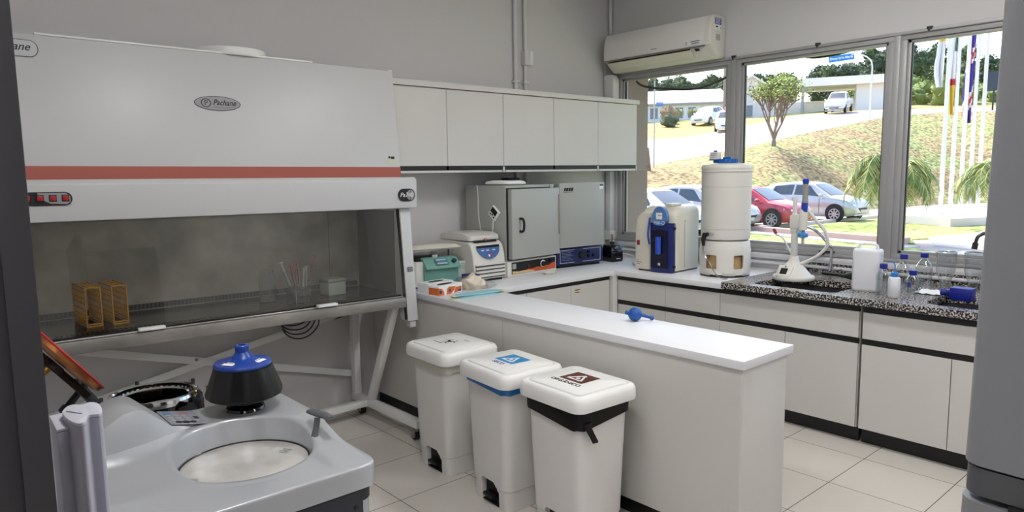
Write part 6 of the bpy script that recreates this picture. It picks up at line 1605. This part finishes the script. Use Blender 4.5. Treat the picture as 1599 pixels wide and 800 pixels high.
FWH = mat('flag_white', (226, 222, 222), .8); FYE = mat('flag_yellow', (222, 190, 80), .8); FRE = mat('flag_red', (196, 50, 60), .8); FGR = mat('flag_green', (70, 110, 80), .8); FBL = mat('flag_violet', (72, 44, 140), .8)
flag(23.14, 4.45, 6.62, 2.1, .30, 'white hanging flag with a yellow top on the leftmost flag pole', [FWH, FYE], lambda v, u: 1 if v < .24 else 0)
flag(24.1, 4.36, 6.9, 3.3, .28, 'hanging flag with green, red and yellow parts on the second flag pole', [FWH, FRE, FYE, FGR], lambda v, u: 3 if v < .3 and u < .4 else (1 if .60 < v < .66 else (2 if v >= .66 else 0)))
flag(25.75, 4.25, 6.95, 3.6, .33, 'violet flag with white and red bands on the fourth flag pole', [FBL, FWH, FRE], lambda v, u: 2 if abs(v - .70 - .2 * u) < .035 or abs(v - .22 - .2 * u) < .035 else (1 if abs(v - .70 - .2 * u) < .09 or abs(v - .22 - .2 * u) < .08 else 0))
t = T('billboard', 'dark rectangular board on a post at the far right beyond the flag poles', 'billboard', (56.65, 11.7, post(56.65, 11.7)))
M = frame((0, 0, 2.1), (.3, -.95, 0), (0, 0, 1))
q = MB(); q.M = M; q.box(-.45, 1.1, -.68, .72, -.05, .05); q.build('board', mat('board_dark', (58, 66, 74), .6), t)
MB().tube([(0, 0, -.2), (0, 0, 1.6)], .06, 8).build('post', DARK, t)
# hanging cables just outside the panes
t = T('outdoor_cable', 'black cable sagging outside the first window, below the air conditioner', 'cable', (.3, 0, 0))
MB().tube(smooth_path([(0, -.03, 2.834), (0, -.10, 2.55), (0, -.45, 2.46), (.0, -.75, 2.43), (0, -.95, 2.46), (0, -1.15, 2.54), (-.05, -1.3, 2.70), (-.05, -1.35, 2.834)]), .010, 8).build('cable', INK, t)
t = T('outdoor_cable', 'black cable sagging outside the middle window at the top', 'cable', (.3, 0, 0))
MB().tube(smooth_path([(0, -1.50, 2.834), (0, -1.60, 2.66), (0, -1.80, 2.575), (0, -1.98, 2.565), (0, -2.18, 2.59), (0, -2.35, 2.66), (0, -2.5, 2.84)]), .010, 8).build('cable', INK, t)
# ================================================================== light
sun = bpy.data.lights.new('sun', 'SUN'); so = bpy.data.objects.new('sun', sun); COL.objects.link(so)
sun.energy = SUN; sun.angle = radians(.6); sun.color = (1.0, .96, .90)
sd = Vector((.42, .84, 1.25)).normalized()          # towards the sun
so.rotation_euler = sd.to_track_quat('Z', 'Y').to_euler()
W = bpy.data.worlds.new('sky'); S.world = W; W.use_nodes = True; nt = W.node_tree; bg = nt.nodes['Background']
sky = nt.nodes.new('ShaderNodeTexSky'); sky.sky_type = 'NISHITA'; sky.sun_disc = False; sky.sun_elevation = radians(48); sky.sun_rotation = atan2(sd.x, sd.y); sky.dust_density = 2.5; sky.air_density = 1.0
nt.links.new(sky.outputs['Color'], bg.inputs['Color']); bg.inputs['Strength'].default_value = SKY
v = S.view_settings; v.view_transform = 'Standard'; v.look = 'None'; v.exposure = EXPO; v.gamma = 1.0; v.use_curve_mapping = False
S.cycles.max_bounces = 8; S.cycles.transparent_max_bounces = 16

# ================================================================== repeats share a group phrase
GROUPS = {'wall_cupboard': 'white wall cupboards in a row', 'base_cabinet': 'white base cabinets under the worktops', 'ceiling_light': 'tube lights on the ceiling', 'pedal_bin': 'pedal bins beside the peninsula',
          'test_tube_rack': 'orange wire racks in the safety cabinet', 'syringe': 'syringes in the wire stand', 'lab_bottle': 'glass bottles with blue caps', 'glass_vessel': 'tapered glass vessels by the wall', 'glove_box': 'glove cartons on the peninsula',
          'wrapped_pack': 'pale blue wrapped packs', 'wall_conduit': 'conduits on the back wall', 'blind_bracket': 'brackets on the window head', 'flag_pole': 'flag poles on the plinth', 'flag': 'flags on the flag poles', 'parked_car': 'cars parked outside',
          'palm': 'palms outside the windows', 'sink_tap': 'taps at the granite worktop', 'tabletop_centrifuge': 'tabletop centrifuges on the back worktop', 'outdoor_cable': 'cables sagging outside the windows'}
for o in list(S.objects):
    if o.parent is None and 'label' in o and 'group' not in o:
        g_ = GROUPS.get(o.name.split('.')[0])
        if g_: o['group'] = g_
